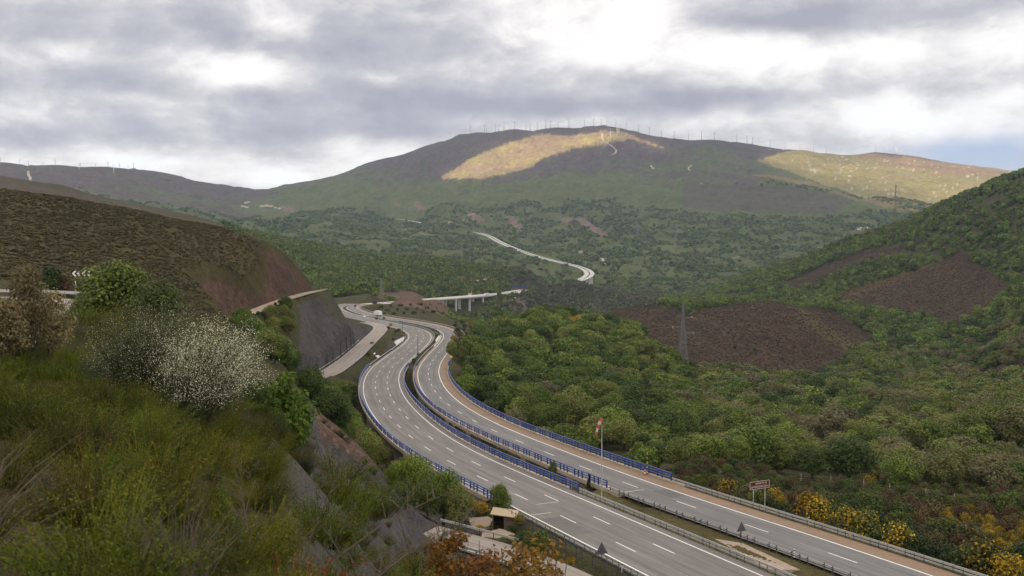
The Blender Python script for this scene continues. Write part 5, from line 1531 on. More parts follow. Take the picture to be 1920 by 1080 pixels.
# young oak with orange leaves and dead bracken at the bottom edge
for i, (px, D, top, seed, R) in enumerate(((985, 13, 985, 801, .34), (905, 14, 1000, 802, .30), (842, 12.5, 968, 803, .26), (1000, 12, 1035, 804, .34))):
    p = by_pixel(px, D); h = ray_m(top) * D - p[2]
    root = empty('young_oak', p); tag(root, ('tallest orange leaved young oak at the bottom edge below the hut', 'orange leaved young oak left of the tallest', 'russet young oak at the left of the orange group', 'lowest orange young oak at the bottom edge')[i], 'sapling', 'orange leaved young oaks')
    root.scale = (h, h, h)
    link('crown', crown_mesh('crown', L_ORANGE, seed, 2600, R=R * .62, z0=.45, lobes=14, leaf=.0085), root)
    mb = MB(); rr = random.Random(seed)
    for k in range(7):
        a = k * .9; q = rr.uniform(.05, .2)
        mb.tube([(0, 0, 0), (q * .4 * math.cos(a), q * .4 * math.sin(a), .5), (q * math.cos(a), q * math.sin(a), rr.uniform(.75, .97))], [.006, .004, .0015], 5)
    mb.build('trunk', L_TWIG, root)
for i, (px, D, top) in enumerate(((545, 9.5, 1010), (585, 10, 1022), (520, 9, 1045), (610, 9, 1050))):
    p = by_pixel(px, D); h = ray_m(top) * D - p[2]
    me, _ = spray_mesh('fronds', L_FERN, 820 + i, 26, 1.0, .55, .006, 900, .020, None, (0, 0), .6)
    root = empty('bracken', p, i); root.scale = (h, h, h); tag(root, 'dead rust brown bracken at the bottom edge', 'fern', 'dead bracken fronds at the bottom edge'); link('fronds', me, root)
# bare grey branches reaching over the scree
for i, (px, D, dx, top, seed) in enumerate(((520, 11, 2.0, 930, 1), (470, 12, -.4, 870, 2), (600, 12, 1.8, 985, 3), (555, 9, 1.6, 1000, 4), (545, 14, .9, 840, 5))):
    p = Vector(by_pixel(px, D)); rr = random.Random(seed + 40); H = ray_m(top) * D - p.z
    mb = MB(); pts = [Vector((0, 0, 0)), Vector((dx * .25, .1, H * .4)), Vector((dx * .6, .3, H * .75)), Vector((dx, .4, H))]
    mb.tube(pts, [.013, .010, .007, .002], 6)
    for k in range(13):
        f = rr.uniform(.2, .95); a = pts[0].lerp(pts[3], f) * 1.0
        a = pts[int(f * 3)].lerp(pts[min(3, int(f * 3) + 1)], f * 3 - int(f * 3))
        d = Vector((rr.uniform(-.5, .6), rr.uniform(-.4, .4), rr.uniform(.15, .7))) * rr.uniform(.4, .9)
        mb.tube([a, a + d * .5 + Vector((0, 0, .04)), a + d], [.007, .005, .0015], 5)
        for j in range(3):
            b = a + d * rr.uniform(.4, .9); e = Vector((rr.uniform(-.4, .4), rr.uniform(-.3, .3), rr.uniform(0, .35))) * .7
            mb.tube([b, b + e], [.0035, .001], 4)
    root = empty('bare_branch', tuple(p)); tag(root, 'bare grey branch reaching over the slate scree', 'branch', 'bare branches over the scree'); mb.build('branch', L_TWIG, root)

# ------------------------------------------------------------------ heather on the hills
rock_ok = (ROCK < .25)
p_, r = scatter(lh & (Zt > -24) & rock_ok & (CUT < .6), 1.6, 41, .5)
s_ = r.uniform(.8, 1.7, len(p_)); q0 = []
for k in range(3):
    a_ = spot(150 + 60 * k, 430 - 8 * k, 150); tree('heather_tuft', 'small tuft of dry heather on the open left hill', 'shrub', 'tuft', k, (a_[0], a_[1], a_[2] - .05), .8, 1.3, k, 'heather tufts on the left hill', False, 'foliage')
    a_ = spot(1400 + 60 * k, 640, 400); tree('heather_tuft', 'small tuft on the brown heather hill beside the pylon', 'shrub', 'tuft_brown', k, (a_[0], a_[1], a_[2] - .1), 1.2, 1.3, k, 'heather tufts on the brown hill', False, 'foliage')
stuff('heather', 'dry heather covering the open left hill', protos('tuft'), p_ - [0, 0, .06], r.uniform(0, 6.3, len(p_)), np.stack([s_, s_, s_ * .42], 1), r.integers(0, 3, len(p_)))
p_, r = scatter(BRN & (DD < 1700), 3.4, 42, 1)
s_ = r.uniform(1.2, 2.4, len(p_))
stuff('heather', 'brown heather on the right hand hills', protos('tuft_brown'), p_ - [0, 0, .15], r.uniform(0, 6.3, len(p_)), np.stack([s_, s_, s_ * .5], 1), r.integers(0, 3, len(p_)))

for i in range(26):
    px_, row_ = ((1400 + (i * 61 % 150), 655 + (i * 37 % 50)) if i < 16 else (1300 + (i * 71 % 200), 600 + (i * 43 % 60)))
    if i in (3, 9, 17, 22): continue
    p = spot(px_, row_, 500); tree('pale_bush', 'small pale green bush dotted on the brown heather hill', 'bush', 'pale' if i % 3 else 'bush', i, p, 2.2 + (i % 4) * .5, 1.3, i, 'bushes dotted on the brown hill', False, 'foliage')

# ------------------------------------------------------------------ bushes near the roads
F_BANK = (((DD > 100) & (DD < 205 + 14 * n3) & (PXg > 1335)) | ((DD > 178) & (DD < 240) & (PXg > 1265) & (PXg <= 1335)))
pb_, rb = scatter(F_BANK, 2.25, 51, 4.2)
order = np.argsort(pb_[:, 1] + 1e4 * (np.abs(pb_[:, 0] / pb_[:, 1]) > .545))
for n_, c in enumerate(order[:300]):
    x, y, z = pb_[c]; v = fbm(np.array([x / 22]), np.array([y / 22]), 2)[0] + rb.uniform(-.3, .3)
    if v > (.42 if y > 168 else .16): tree('yellow_broom', 'broom bush touched with yellow blossom behind the right guardrail', 'bush', 'yellow', n_, (x, y, z - .1), rb.uniform(1.3, 2.2), 1, rb.uniform(0, 6), 'yellow brooms behind the right guardrail', False, 'blossom')
    elif v > -.05: tree('heather_bush', 'red brown heather bush on the bank behind the right guardrail', 'bush', 'heather', n_, (x, y, z - .1), rb.uniform(1.7, 4.0), 1.05, rb.uniform(0, 6), 'heather bushes behind the right guardrail', False, 'foliage')
    else: tree('round_bush', 'dark green bush on the bank behind the right guardrail', 'bush', 'bush', n_, (x, y, z - .1), rb.uniform(1.8, 4.4), 1, rb.uniform(0, 6), 'dark bushes behind the right guardrail', False, 'foliage')
c_ = order[300:]
if len(c_): stuff('undergrowth', 'heather scrub on the bank behind the right guardrail', protos('heather') + protos('bush'), pb_[c_] - [0, 0, .1], rb.uniform(0, 6.3, len(c_)), np.stack([rb.uniform(1.4, 2.6, len(c_))] * 3, 1), rb.integers(0, 6, len(c_)))
for i, (px, D, top, lab) in enumerate(((1545, 152, 925, 'yellow broom nearest the brown sign'), (1590, 147, 945, 'yellow broom left of the biggest pair'), (1632, 141, 955, 'largest yellow broom behind the right guardrail'), (1612, 144, 958, 'yellow broom tucked against the largest one'), (1700, 134, 975, 'small yellow broom right of the largest'),
                                        (1640, 205, 888, 'yellow broom standing back against the green trees'), (1370, 172, 893, 'yellow broom just left of the brown sign'), (1520, 158, 915, 'yellow broom between the sign and the bank'), (1905, 118, 1035, 'yellow broom at the right edge low down'), (1455, 162, 912, 'yellow broom right behind the brown sign'),
                                        (1865, 122, 1005, 'yellow tipped broom near the right edge'))):
    p = by_pixel(px, D); h = max(1.4, (ray_m(top) * D - p[2]) * .95)
    tree('yellow_broom', lab, 'bush', 'yellow', i, p, h, .95, i, 'bright yellow brooms', False, 'blossom')
for i, (px, row, lo, h, kd_, lab) in enumerate(((795, 957, 120, 2.6, 'yellow', 'golden broom left of the hut'), (840, 962, 120, 2.2, 'yellow', 'golden broom nearer the hut'), (880, 962, 120, 2.4, 'yellow', 'golden broom just left of the hut roof'), (765, 950, 120, 2.6, 'bush', 'dark bush left of the golden brooms'), (905, 965, 125, 2.2, 'yellow', 'golden broom touching the hut'),
                                                  (1010, 1040, 100, 3.3, 'bush', 'olive rounded bush below the hut'), (985, 1030, 100, 2.6, 'bush', 'small olive bush left of the rounded one'), (1070, 1060, 100, 1.2, 'yellow', 'tiny yellow bush beside the service road'))):
    p = spot(px, row, lo)
    tree('broom_bush', lab, 'bush', kd_, i, (p[0], p[1], p[2] - .1), h, 1.1, i, 'bushes around the hut', False, 'blossom' if kd_ == 'yellow' else 'foliage')
for i, (px, row) in enumerate(((895, 966), (925, 992), (960, 1000), (975, 985), (870, 985), (860, 1000), (900, 1002), (985, 1012), (1045, 1050), (955, 1018))):
    p = spot(px, row, 100); tree('verge_bush', 'low green bush among the slab and sand by the hut', 'bush', 'bush' if i % 3 else 'yellow', i, p, .9 + .25 * (i % 4), 1.2, i, 'low bushes by the hut', False, 'foliage')
for i, (px, D, top, w, lab) in enumerate(((775, 152, 850, .85, 'tallest dark green tree left of the viaduct railing above the hut'), (830, 150, 878, .85, 'dark green tree against the railing above the hut'), (740, 156, 862, .85, 'dark green tree at the top of the rocky slope'), (800, 146, 895, .9, 'low dark green tree in front of the pair'), (855, 148, 905, .85, 'smallest dark green tree beside the railing'), (938, 150, 905, .75, 'round green bush at the end of the blue railing by the hut'))):
    p = by_pixel(px, D); h = max(2, ray_m(top) * D - p[2])
    tree('broadleaf_tree', lab, 'tree', 'green_fine', i, p, h, w, i, 'dark trees between the scree and the viaduct' if i < 5 else None)
for i, (px, row, lo, h, lab) in enumerate(((1030, 628, 560, 5, 'yellow broom patch on the wooded crest, left part'), (1052, 622, 560, 5, 'yellow broom patch on the wooded crest, middle part'), (1078, 620, 560, 5.5, 'yellow broom patch on the wooded crest, right part'), (1105, 650, 500, 5, 'yellow broom patch below the crest'), (1042, 634, 540, 4, 'yellow broom below the crest patch'), (1112, 662, 500, 4, 'lowest yellow broom on the crest'))):
    p = spot(px, row, lo); tree('yellow_broom', lab, 'bush', 'yellow', i, (p[0], p[1], p[2] + 3.2), h * 1.15, 1.7, i, 'yellow broom on the wooded crest', True, 'blossom')
for i, (P, off, yq, h, kd_, lab) in enumerate(((Bw, -10.2, 185, 2.2, 'bush', 'leafy bush growing up through the median railings'), (Bw, -10.4, 171.5, 2.9, 'pine', 'thin dark conifer in the median at the end of the blue railing'), (Aw, 3.5, 405, 3.0, 'bush', 'dark bush in the gap between the two carriageways at the bend'))):
    q = offset(P, off); j = np.abs(q[:, 1] - yq).argmin(); x, y = q[j, :2]
    tree('median_plant', lab, 'bush', kd_, i, (x, y, max(gz(x, y), q[j, 2] - .6)), h, .55 if kd_ == 'pine' else .8, i, None, False, 'foliage')
for i, yq in enumerate((470, 500, 540, 575, 610, 640)):
    q = offset(Aw, 3.2); j = np.abs(q[:, 1] - yq).argmin(); x, y = q[j, :2]
    tree('median_bush', 'low dark bush in the median at the upper bend', 'bush', 'bush', i, (x, y, gz(x, y)), 1.3 + .3 * (i % 3), 1.1, i, 'bushes in the median at the upper bend', False, 'foliage')
for i, (px, row) in enumerate(((733, 612), (742, 625), (748, 622), (752, 632), (720, 600), (706, 600), (697, 648), (690, 668), (738, 640), (728, 617))):
    p = spot(px, row, 380); tree('verge_bush', 'low bush on the verge between side road and motorway bend', 'bush', 'bush' if i % 3 else 'yellow', i, p, 2.0, 1.2, i, 'bushes beside the side road bend', False, 'foliage')
for i in range(44):                                # low scrub between the bend and the wooded crest
    p = spot(850 + (i * 47 % 90), 600 + (i * 31 % 48), 480)
    tree('scrub_bush', 'low scrub bush on the open ground between the bend and the wooded crest', 'bush', ('bush', 'heather', 'bush', 'yellow')[i % 4], i, p, 2.0 + (i % 5) * .5, 1.2, i, 'scrub between the bend and the crest', False, 'foliage')
for i, (px, D) in enumerate(((846, 425), (858, 440), (868, 420), (880, 432))):
    p = by_pixel(px, D); tree('broadleaf_tree', 'pale green tree at the far end of the blue railing', 'tree', 'green_near', i, p, 8.0, .75, i, 'trees at the far end of the blue railing')
for i in range(46):                                # rough growth along the foot of the cut and the brown banks
    px, row = ((700 + (i * 37 % 34) * 4.1, 570 + (i * 53 % 23)) if i < 34 else (452 + (i * 29 % 12) * 8, 606 - (i * 29 % 12) * 4 + (i * 7 % 9)))
    p = spot(px, row, 240); tree('verge_bush', 'rough green bush on the brown bank past the bend' if i < 34 else 'rough bush beside the ledge track', 'bush', 'bush' if i % 3 else 'heather', i, p, 2.6 if i < 34 else 1.6, 1.1, i, 'bushes on the brown bank past the bend' if i < 34 else 'bushes beside the ledge track', False, 'foliage')
# ------------------------------------------------------------------ small built things
def road_spot(P, off, y):
    """point beside a road line, its height there and the road's bearing"""
    Q = offset(P, off); j = np.abs(Q[:, 1] - y).argmin()
    d = P[min(j + 2, len(P) - 1)] - P[max(j - 2, 0)]
    return Vector(Q[j]), math.atan2(d[1], d[0])          # bearing of travel away from the camera


# --- brown place sign beside the right guardrail
p, brg = road_spot(Bw, 7.2, 157)
g0 = gz(p.x, p.y)
rz = brg - math.pi / 2
sg = empty('place_sign', (p.x, p.y, g0), rz); tag(sg, 'brown place sign with white lettering on two posts behind the guardrail', 'sign')
zb = (p.z + 2.05) - g0
for dx in (-1.15, 1.15):
    mb = MB(); mb.box((dx, .06, (zb + 1.2) / 2 - .2), (.12, .10, zb + 1.2 + .4)); mb.build('post', M_GALV, sg)
mb = MB(); mb.box((0, 0, zb + .62), (3.9, .06, 1.24)); mb.build('panel', M_BROWN, sg)
mb = MB()
for z in (zb + .03, zb + 1.21): mb.box((0, -.034, z), (3.88, .02, .05))
for x in (-1.92, 1.92): mb.box((x, -.034, zb + .62), (.05, .02, 1.13))
mb.build('border', M_SIGNW, sg)


def lettering(text, size, loc, m, parent, rot=(math.pi / 2, 0, 0), name='lettering', sx=1.0):
    cu = bpy.data.curves.new(name, 'FONT'); cu.body = text; cu.size = size; cu.align_x = 'CENTER'; cu.align_y = 'CENTER'; cu.extrude = .004
    tmp = bpy.data.objects.new(name, cu); COL.objects.link(tmp)
    me = bpy.data.meshes.new_from_object(tmp.evaluated_get(bpy.context.evaluated_depsgraph_get()))
    bpy.data.objects.remove(tmp); bpy.data.curves.remove(cu)
    me.materials.clear(); me.materials.append(m)
    o = link(name, me, parent); o.location = loc; o.rotation_euler = rot; o.scale = (sx, 1, 1)
    return o


lettering('VIADUCTO DE', .36, (.25, -.040, zb + .86), M_SIGNW, sg, sx=.95)
lettering('LAS HEDRADAS 250 m', .42, (0, -.040, zb + .36), M_SIGNW, sg, sx=.86)

# --- windsock
p, brg = road_spot(Aw, 4.4, 161)
ws = empty('windsock', (p.x, p.y, p.z - .5)); tag(ws, 'tall mast with a drooping red and white windsock in the grassy median', 'windsock')
H = 13.1
mb = MB(); mb.tube([(0, 0, 0), (0, 0, H * .5), (0, 0, H - .9)], [.11, .085, .06], 8); mb.build('mast', M_GALV, ws)
pts = [Vector((.08, 0, H - .15)), Vector((-.25, -.05, H - .45)), Vector((-.50, -.08, H - 1.0)), Vector((-.72, -.1, H - 1.6)), Vector((-.85, -.1, H - 2.2)), Vector((-.92, -.1, H - 2.6))]
rad = [.29, .27, .25, .22, .19, .16]
for k in range(5):
    mb = MB(); mb.tube([pts[k], (pts[k] + pts[k + 1]) / 2, pts[k + 1]], [rad[k], (rad[k] + rad[k + 1]) / 2, rad[k + 1]], 10, False); mb.build('sock', M_RED if k % 2 == 0 else M_WFAB, ws)
mb = MB(); mb.bar((0, 0, H - .9), (.05, 0, H - .1), .06); mb.bar((0, 0, H - .2), (.45, 0, H - .1), .05); mb.build('swivel', M_GALV_D, ws)

# --- snow pole and cone beside the blue railing
p, _ = road_spot(Bw, 3.05, 180)
sp = empty('snow_pole', tuple(p)); tag(sp, 'thin striped yellow and black pole standing by the blue railing', 'pole')
for k in range(10):
    mb = MB(); mb.tube([(0, 0, k * .41), (0, 0, (k + 1) * .41)], .055, 7); mb.build('stripe', M_YEL if k % 2 else M_BLK, sp)
p, _ = road_spot(Bw, 2.6, 179)
tc_ = empty('traffic_cone', tuple(p)); tag(tc_, 'red and white traffic cone on the reddish shoulder by the blue railing', 'cone')
mb = MB(); mb.box((0, 0, .03), (.55, .55, .06)); mb.build('base', M_RED, tc_)
for k in range(4):
    mb = MB(); mb.tube([(0, 0, .06 + k * .24), (0, 0, .06 + (k + 1) * .24)], [.26 - .055 * k, .26 - .055 * (k + 1)], 12); mb.build('cone_body' if k % 2 == 0 else 'reflective_band', M_RED if k % 2 == 0 else M_SIGNW, tc_)


# --- triangular warning signs seen from behind
def tri_sign(label, loc, rz, side, ph):
    root = empty('warning_sign', loc, rz); tag(root, label, 'sign', 'triangular signs seen from behind')
    mb = MB(); mb.box((0, .05, (ph + side * .8) / 2 - .15), (.08, .06, ph + side * .8 + .3)); mb.build('post', M_GALV_D, root)
    h = side * .866; mb = MB()
    for y in (0.0, .04): mb.v += [(-side / 2, y, ph), (side / 2, y, ph), (0, y, ph + h)]
    mb.f += [(0, 1, 2), (5, 4, 3), (0, 3, 4, 1), (1, 4, 5, 2), (2, 5, 3, 0)]
    mb.build('panel', M_GREY, root)
    mb = MB(); mb.bar((-side * .28, -.02, ph + h * .25), (side * .28, -.02, ph + h * .25), .05); mb.bar((-side * .12, -.02, ph + h * .6), (side * .12, -.02, ph + h * .6), .05); mb.build('bracket', M_GALV_D, root)


for lab, P, off, y, side, ph in (('grey backed triangular sign in the median before the right carriageway', Bw, -10.6, 133, 1.55, 1.7), ('grey backed triangular sign left of the three lane carriageway at the bottom edge', Aw, -15.2, 121, 1.75, 1.9),
                                  ('small far triangular sign in the median at the bend', Aw, 3.0, 425, 1.8, 1.7), ('small far triangular sign by the paved bank at the bend', Aw, -15.0, 425, 1.8, 1.7)):
    p, brg = road_spot(P, off, y); tri_sign(lab, (p.x, p.y, min(p.z, gz(p.x, p.y) + .2)), brg - math.pi / 2, side, ph)

# --- delineators
for lab, P, off, y in (('white delineator post on the right guardrail', Bw, 3.8, 140), ('white delineator post in the median guardrail at the bottom edge', Bw, -9.2, 124), ('white delineator post left of the three lane carriageway at the bottom edge', Aw, -14.0, 119)):
    p, brg = road_spot(P, off, y); r0 = empty('delineator_post', tuple(p), brg); tag(r0, lab, 'post')
    mb = MB(); mb.box((0, 0, .55), (.10, .14, 1.1)); mb.build('post', M_SIGNW, r0)
    mb = MB(); mb.box((0, 0, .92), (.112, .152, .16)); mb.build('reflector', M_BLK, r0)
p, brg = road_spot(Bw, 4.2, 408)
r0 = empty('marker_board', tuple(p)); tag(r0, 'small pale yellow marker board at the far end of the blue railing', 'sign')
mb = MB(); mb.box((0, 0, 1.2), (.1, .1, 2.4)); mb.build('post', M_GALV, r0); mb = MB(); mb.box((0, -.08, 2.6), (1.1, .06, .9)); mb.build('panel', M_YEL, r0)
for lab, P, off, y, h in (('thin grey mast between the carriageways at the bend', Aw, 2.6, 428, 9.5), ('thin mast left of the three lane carriageway at the far bend', Aw, -15, 560, 8.0)):
    p, brg = road_spot(P, off, y); r0 = empty('mast', tuple(p)); tag(r0, lab, 'mast')
    mb = MB(); mb.tube([(0, 0, -.5), (0, 0, h)], [.14, .08], 8); mb.build('pole', M_GALV_D, r0); mb = MB(); mb.box((0, 0, h), (.5, .3, .3)); mb.build('camera_box', M_GALV, r0)

# --- hut, slab and sand heap by the service road
hx_, hy_ = at(946, 977, 146)[:2]
hz0 = gz(hx_, hy_)
hut = empty('roadside_hut', (hx_, hy_, hz0), -.12); hut.scale = (.88, .88, .88); tag(hut, 'open fronted roadside hut with a tilted pale roof', 'hut')
mb = MB(); mb.box((1.75, 0, 1.15), (.14, 2.6, 2.3)); mb.build('side_wall', M_BLOCK, hut)
mb = MB(); mb.box((.95, -1.32, 1.05), (1.46, .12, 2.1)); mb.build('front_wall', M_BLOCK, hut)
mb = MB(); mb.box((0, 1.3, 1.25), (3.64, .12, 2.5)); mb.build('back_wall', M_DARKIN, hut)
mb = MB(); mb.box((-1.78, .05, 1.2), (.1, 2.36, 2.4)); mb.build('end_wall', M_DARKIN, hut)
for x in (-1.80, .16):
    mb = MB(); mb.box((x, -1.44, 1.2), (.16, .14, 2.5)); mb.build('post', M_WOOD, hut)
mb = MB(); a = Matrix.Rotation(.11, 4, 'Y') @ Matrix.Rotation(.07, 4, 'X'); a.translation = (0, 0, 2.58)
mb.box((0, 0, 0), (4.4, 3.5, .12), 0, a); mb.build('roof', M_ROOF, hut)
mb = MB()
zz = [(.35, 1.55), (.5, 1.9), (.62, 1.55), (.74, 1.9), (.86, 1.6), (1.0, 1.9), (1.12, 1.6), (1.25, 1.88), (1.4, 1.6)]
for (x0, z0), (x1, z1) in zip(zz[:-1], zz[1:]): mb.bar((x0, -1.392, z0), (x1, -1.392, z1), .05, .012)
mb.build('graffiti', M_GRAF, hut)


def slab(label, name, poly, lo, th, m, cat):
    P3 = [Vector(spot(*q, lo)) for q in poly]; c = sum(P3, Vector()) / len(P3)
    mb = MB(); n = len(P3)
    top = [q - c + Vector((0, 0, th)) for q in P3]; bot = [q - c - Vector((0, 0, .4)) for q in P3]
    mb.v = [tuple(v) for v in top + bot]; mb.f = [tuple(range(n))] + [tuple(range(2 * n - 1, n - 1, -1))] + [(i, i + n, (i + 1) % n + n, (i + 1) % n) for i in range(n)]
    o = mb.build(name, m); o.location = c; tag(o, label, cat); return o


slab('tilted bare concrete slab in the grass beside the hut', 'concrete_slab', [(878, 974), (915, 972), (938, 984), (908, 992), (885, 993)], 100, .25, M_SAND, 'slab')
slab('pale concrete lined bank between the side road and the bend', 'paved_bank', [(700, 664), (742, 640), (758, 632), (757, 640), (735, 655), (708, 672)], 380, .3, M_CONC_W, 'bank')
slab('pale paved strip in the median at the upper bend', 'paved_median', [(816, 640), (822, 630), (829, 630), (832, 637), (822, 650), (812, 655)], 400, .25, M_CONC_W, 'paving')
slab('bare pale patch in the grassy median at the bottom edge', 'paved_median', [(1340, 1012), (1392, 1020), (1440, 1042), (1500, 1070), (1440, 1070), (1390, 1040)], 100, .12, M_SAND, 'paving')
p = Vector(spot(937, 1003, 100)); rng_ = np.random.default_rng(3)
n_ = 28; gx, gy = np.meshgrid(np.linspace(-2.6, 2.6, n_), np.linspace(-2, 2, n_)); rr = np.sqrt((gx / 2.4) ** 2 + (gy / 1.8) ** 2)
gzz = np.maximum(0, 1 - rr) ** .8 * 1.0 + .12 * fbm(gx * 1.5, gy * 1.5, 4) * (rr < 1) - .08
idx = np.arange(n_ * n_).reshape(n_, n_); q_ = np.stack([idx[:-1, :-1], idx[:-1, 1:], idx[1:, 1:], idx[1:, :-1]], -1).reshape(-1, 4)
o = link('sand_heap', np_mesh('sand_heap', np.stack([gx.ravel(), gy.ravel(), gzz.ravel()], 1), q_, M_SAND, True)); o.location = p; tag(o, 'heap of pale sand and gravel beside the concrete slab', 'heap')
barrier('wire_fence', 'dark post wire fence running from the hut along the carriageway', 'fence', cut_y(A_, 112, 158), -15.6, [('wire', 1.2, .03, .03, M_GALV_D), ('wire', .8, .03, .03, M_GALV_D), ('wire', .4, .03, .03, M_GALV_D)], (.09, .09, 1.45), 2.6, M_GALV_D, M_GALV_D, None)
barrier('wire_fence', 'wire fence with pale posts along the top of the heather bank at the right', 'fence', cut_y(resample([at(1430, 900, 212), at(1560, 906, 205), at(1680, 925, 192), at(1800, 945, 180), at(1900, 965, 170)], 2), 0, 900), 0, [('wire', 1.2, .012, .012, M_GALV), ('wire', .7, .012, .012, M_GALV)], (.09, .09, 1.7), 7, M_GALV, M_GALV, None)

# --- chevron board on the old road
p = Vector(at(154, 519, 117)); g0 = gz(p.x, p.y)
cb_ = empty('chevron_board', (p.x, p.y, g0), .05); tag(cb_, 'black board of white chevrons pointing left at the old road bend', 'sign')
zb = p.z - g0
for dx in (-.8, .8):
    mb = MB(); mb.box((dx, .06, zb / 2), (.1, .08, zb + .3)); mb.build('post', M_GALV, cb_)
mb = MB(); mb.box((0, 0, zb + .38), (2.5, .05, .76)); mb.build('panel', M_BLK, cb_)
for k in range(4):
    x = -1.0 + k * .55; mb = MB()
    mb.add([(x - .18, -.03, zb + .38), (x + .12, -.03, zb + .70), (x + .40, -.03, zb + .70), (x + .10, -.03, zb + .38)], [(0, 3, 2, 1)])
    mb.add([(x - .18, -.03, zb + .38), (x + .10, -.03, zb + .38), (x + .40, -.03, zb + .06), (x + .12, -.03, zb + .06)], [(0, 3, 2, 1)])
    mb.build('chevron', M_SIGNW, cb_)


# --- vehicles
def wheel(root, x, y, r, w):
    mb = MB(); mb.tube([(x - w / 2, y, r), (x + w / 2, y, r)], r, 14); o = mb.build('wheel', M_TYRE, root)
    mb = MB(); mb.tube([(x - w / 2 - .01, y, r), (x + w / 2 + .01, y, r)], r * .5, 10); mb.build('rim', M_GALV, o)


def car(label, loc, rz, paint, group=None):
    root = empty('car', loc, rz); tag(root, label, 'car', group)
    prof = [(-2.1, .35), (-2.15, .75), (-1.9, .92), (-1.55, .95), (-.95, 1.42), (.65, 1.45), (1.25, .98), (1.95, .82), (2.12, .6), (2.1, .35)]
    mb = MB(); n = len(prof)
    for s, inset in ((-1, 0), (1, 0)):
        mb.v += [(s * (.86 - (.16 if z > 1.2 else 0)), y, z) for y, z in prof]
    mb.f += [tuple(range(n - 1, -1, -1)), tuple(range(n, 2 * n))] + [(i, (i + 1) % n, n + (i + 1) % n, n + i) for i in range(n)]
    mb.build('body', paint, root)
    for s in (-1, 1):
        mb = MB(); mb.add([(s * .87, -1.35, .97), (s * .87, 1.05, .97), (s * .735, .62, 1.36), (s * .735, -.92, 1.36)], [(0, 1, 2, 3)]); mb.build('side_window', M_GLASS, root)
        mb = MB(); mb.box((s * .68, -2.14, .78), (.3, .06, .16)); mb.build('tail_lamp', M_LAMP_R, root)
    mb = MB(); mb.add([(-.72, -1.56, .975), (.72, -1.56, .975), (.62, -1.0, 1.40), (-.62, -1.0, 1.40)], [(0, 1, 2, 3)]); mb.build('rear_window', M_GLASS, root)
    mb = MB(); mb.add([(.72, 1.27, .995), (-.72, 1.27, .995), (-.62, .72, 1.43), (.62, .72, 1.43)], [(0, 1, 2, 3)]); mb.build('windscreen', M_GLASS, root)
    for x in (-.8, .8):
        for y in (-1.3, 1.32): wheel(root, x, y, .32, .22)


def truck(label, loc, rz, L=11.5, group=None):
    root = empty('truck', loc, rz); tag(root, label, 'truck', group)
    mb = MB(); mb.box((0, -L / 2 + 4.2, 2.35), (2.5, L - 3.0, 2.75)); mb.build('cargo_box', M_CARW, root)
    mb = MB(); mb.box((0, L / 2 - .4, 1.75), (2.35, 2.1, 2.4)); mb.build('cab', M_CARW, root)
    mb = MB(); mb.box((0, L / 2 + .66, 2.3), (2.1, .04, .9)); mb.build('windscreen', M_GLASS, root)
    mb = MB(); mb.box((0, 0, .78), (1.1, L - .5, .26)); mb.box((0, -L / 2 + 2.75, .65), (2.3, .12, .3)); mb.build('chassis', M_BLK, root)
    for x in (-.95, .95):
        mb = MB(); mb.box((x, -L / 2 + 2.66, .75), (.35, .08, .18)); mb.build('tail_lamp', M_LAMP_R, root)
        for y in (-L / 2 + 3.6, -L / 2 + 4.9, L / 2 - .5): wheel(root, x * 1.08, y, .5, .32)


p, b = road_spot(Bw, -2.0, 709); truck('white box lorry driving away along the far bend', tuple(p), b - math.pi / 2)
p, b = road_spot(Aw, -2.2, 694); car('white car coming round the far bend on the three lane carriageway', tuple(p), b + math.pi / 2, M_CARW)
p, b = road_spot(Bw, -2.2, 828); car('dark car going round the last visible bend past the slate cut', tuple(p), b - math.pi / 2, M_CARD)
p, b = road_spot(f1, 8.0, 1778); truck('white lorry crossing the far viaduct on tall piers', tuple(p), b - math.pi / 2, 13)
for i, (y, off) in enumerate(((3850, 7), (3560, -8), (3140, 6))):
    p, b = road_spot(f2, off, y); car(('distant white car highest on the mountain road', 'distant white car halfway along the mountain road', 'distant white car near the bend of the mountain viaduct')[i], tuple(p + Vector((0, 0, .06))), b, M_CARW)

# --- sign gantry past the far viaduct
p, b = road_spot(f1, 0, 1962)
ga = empty('sign_gantry', (p.x, p.y, p.z), b - math.pi / 2); tag(ga, 'blue sign gantry over the road past the far viaduct', 'gantry')
for x in (-17, 17):
    mb = MB(); mb.box((x, 0, 4), (.7, .7, 8.4)); mb.build('leg', M_GALV_D, ga)
mb = MB(); mb.box((0, 0, 7.6), (34.6, .8, .9)); mb.build('beam', M_BLUE, ga)
for x in (-8, 7):
    mb = MB(); mb.box((x, -.6, 7.9), (9, .3, 3.0)); mb.build('panel', M_PANEL_B, ga)

# ------------------------------------------------------------------ lattice towers and wires
def lattice(root, H, wb, wt, levels, m, bar=.16):
    mb = MB()
    def c(z, k):
        w = (wb + (wt - wb) * (min(z / (H * .80), 1)) ** .85) / 2
        return Vector(((-w, w, w, -w)[k], (-w, -w, w, w)[k], z))
    zs = [H * (i / levels) ** .85 for i in range(levels + 1)]
    for a, b in zip(zs[:-1], zs[1:]):
        for k in range(4):
            mb.bar(c(a, k), c(b, k), bar)
            mb.bar(c(a, k), c(b, (k + 1) % 4), bar * .6); mb.bar(c(b, k), c(a, (k + 1) % 4), bar * .6); mb.bar(c(b, k), c(b, (k + 1) % 4), bar * .6)
    mb.build('lattice_mast', m, root)


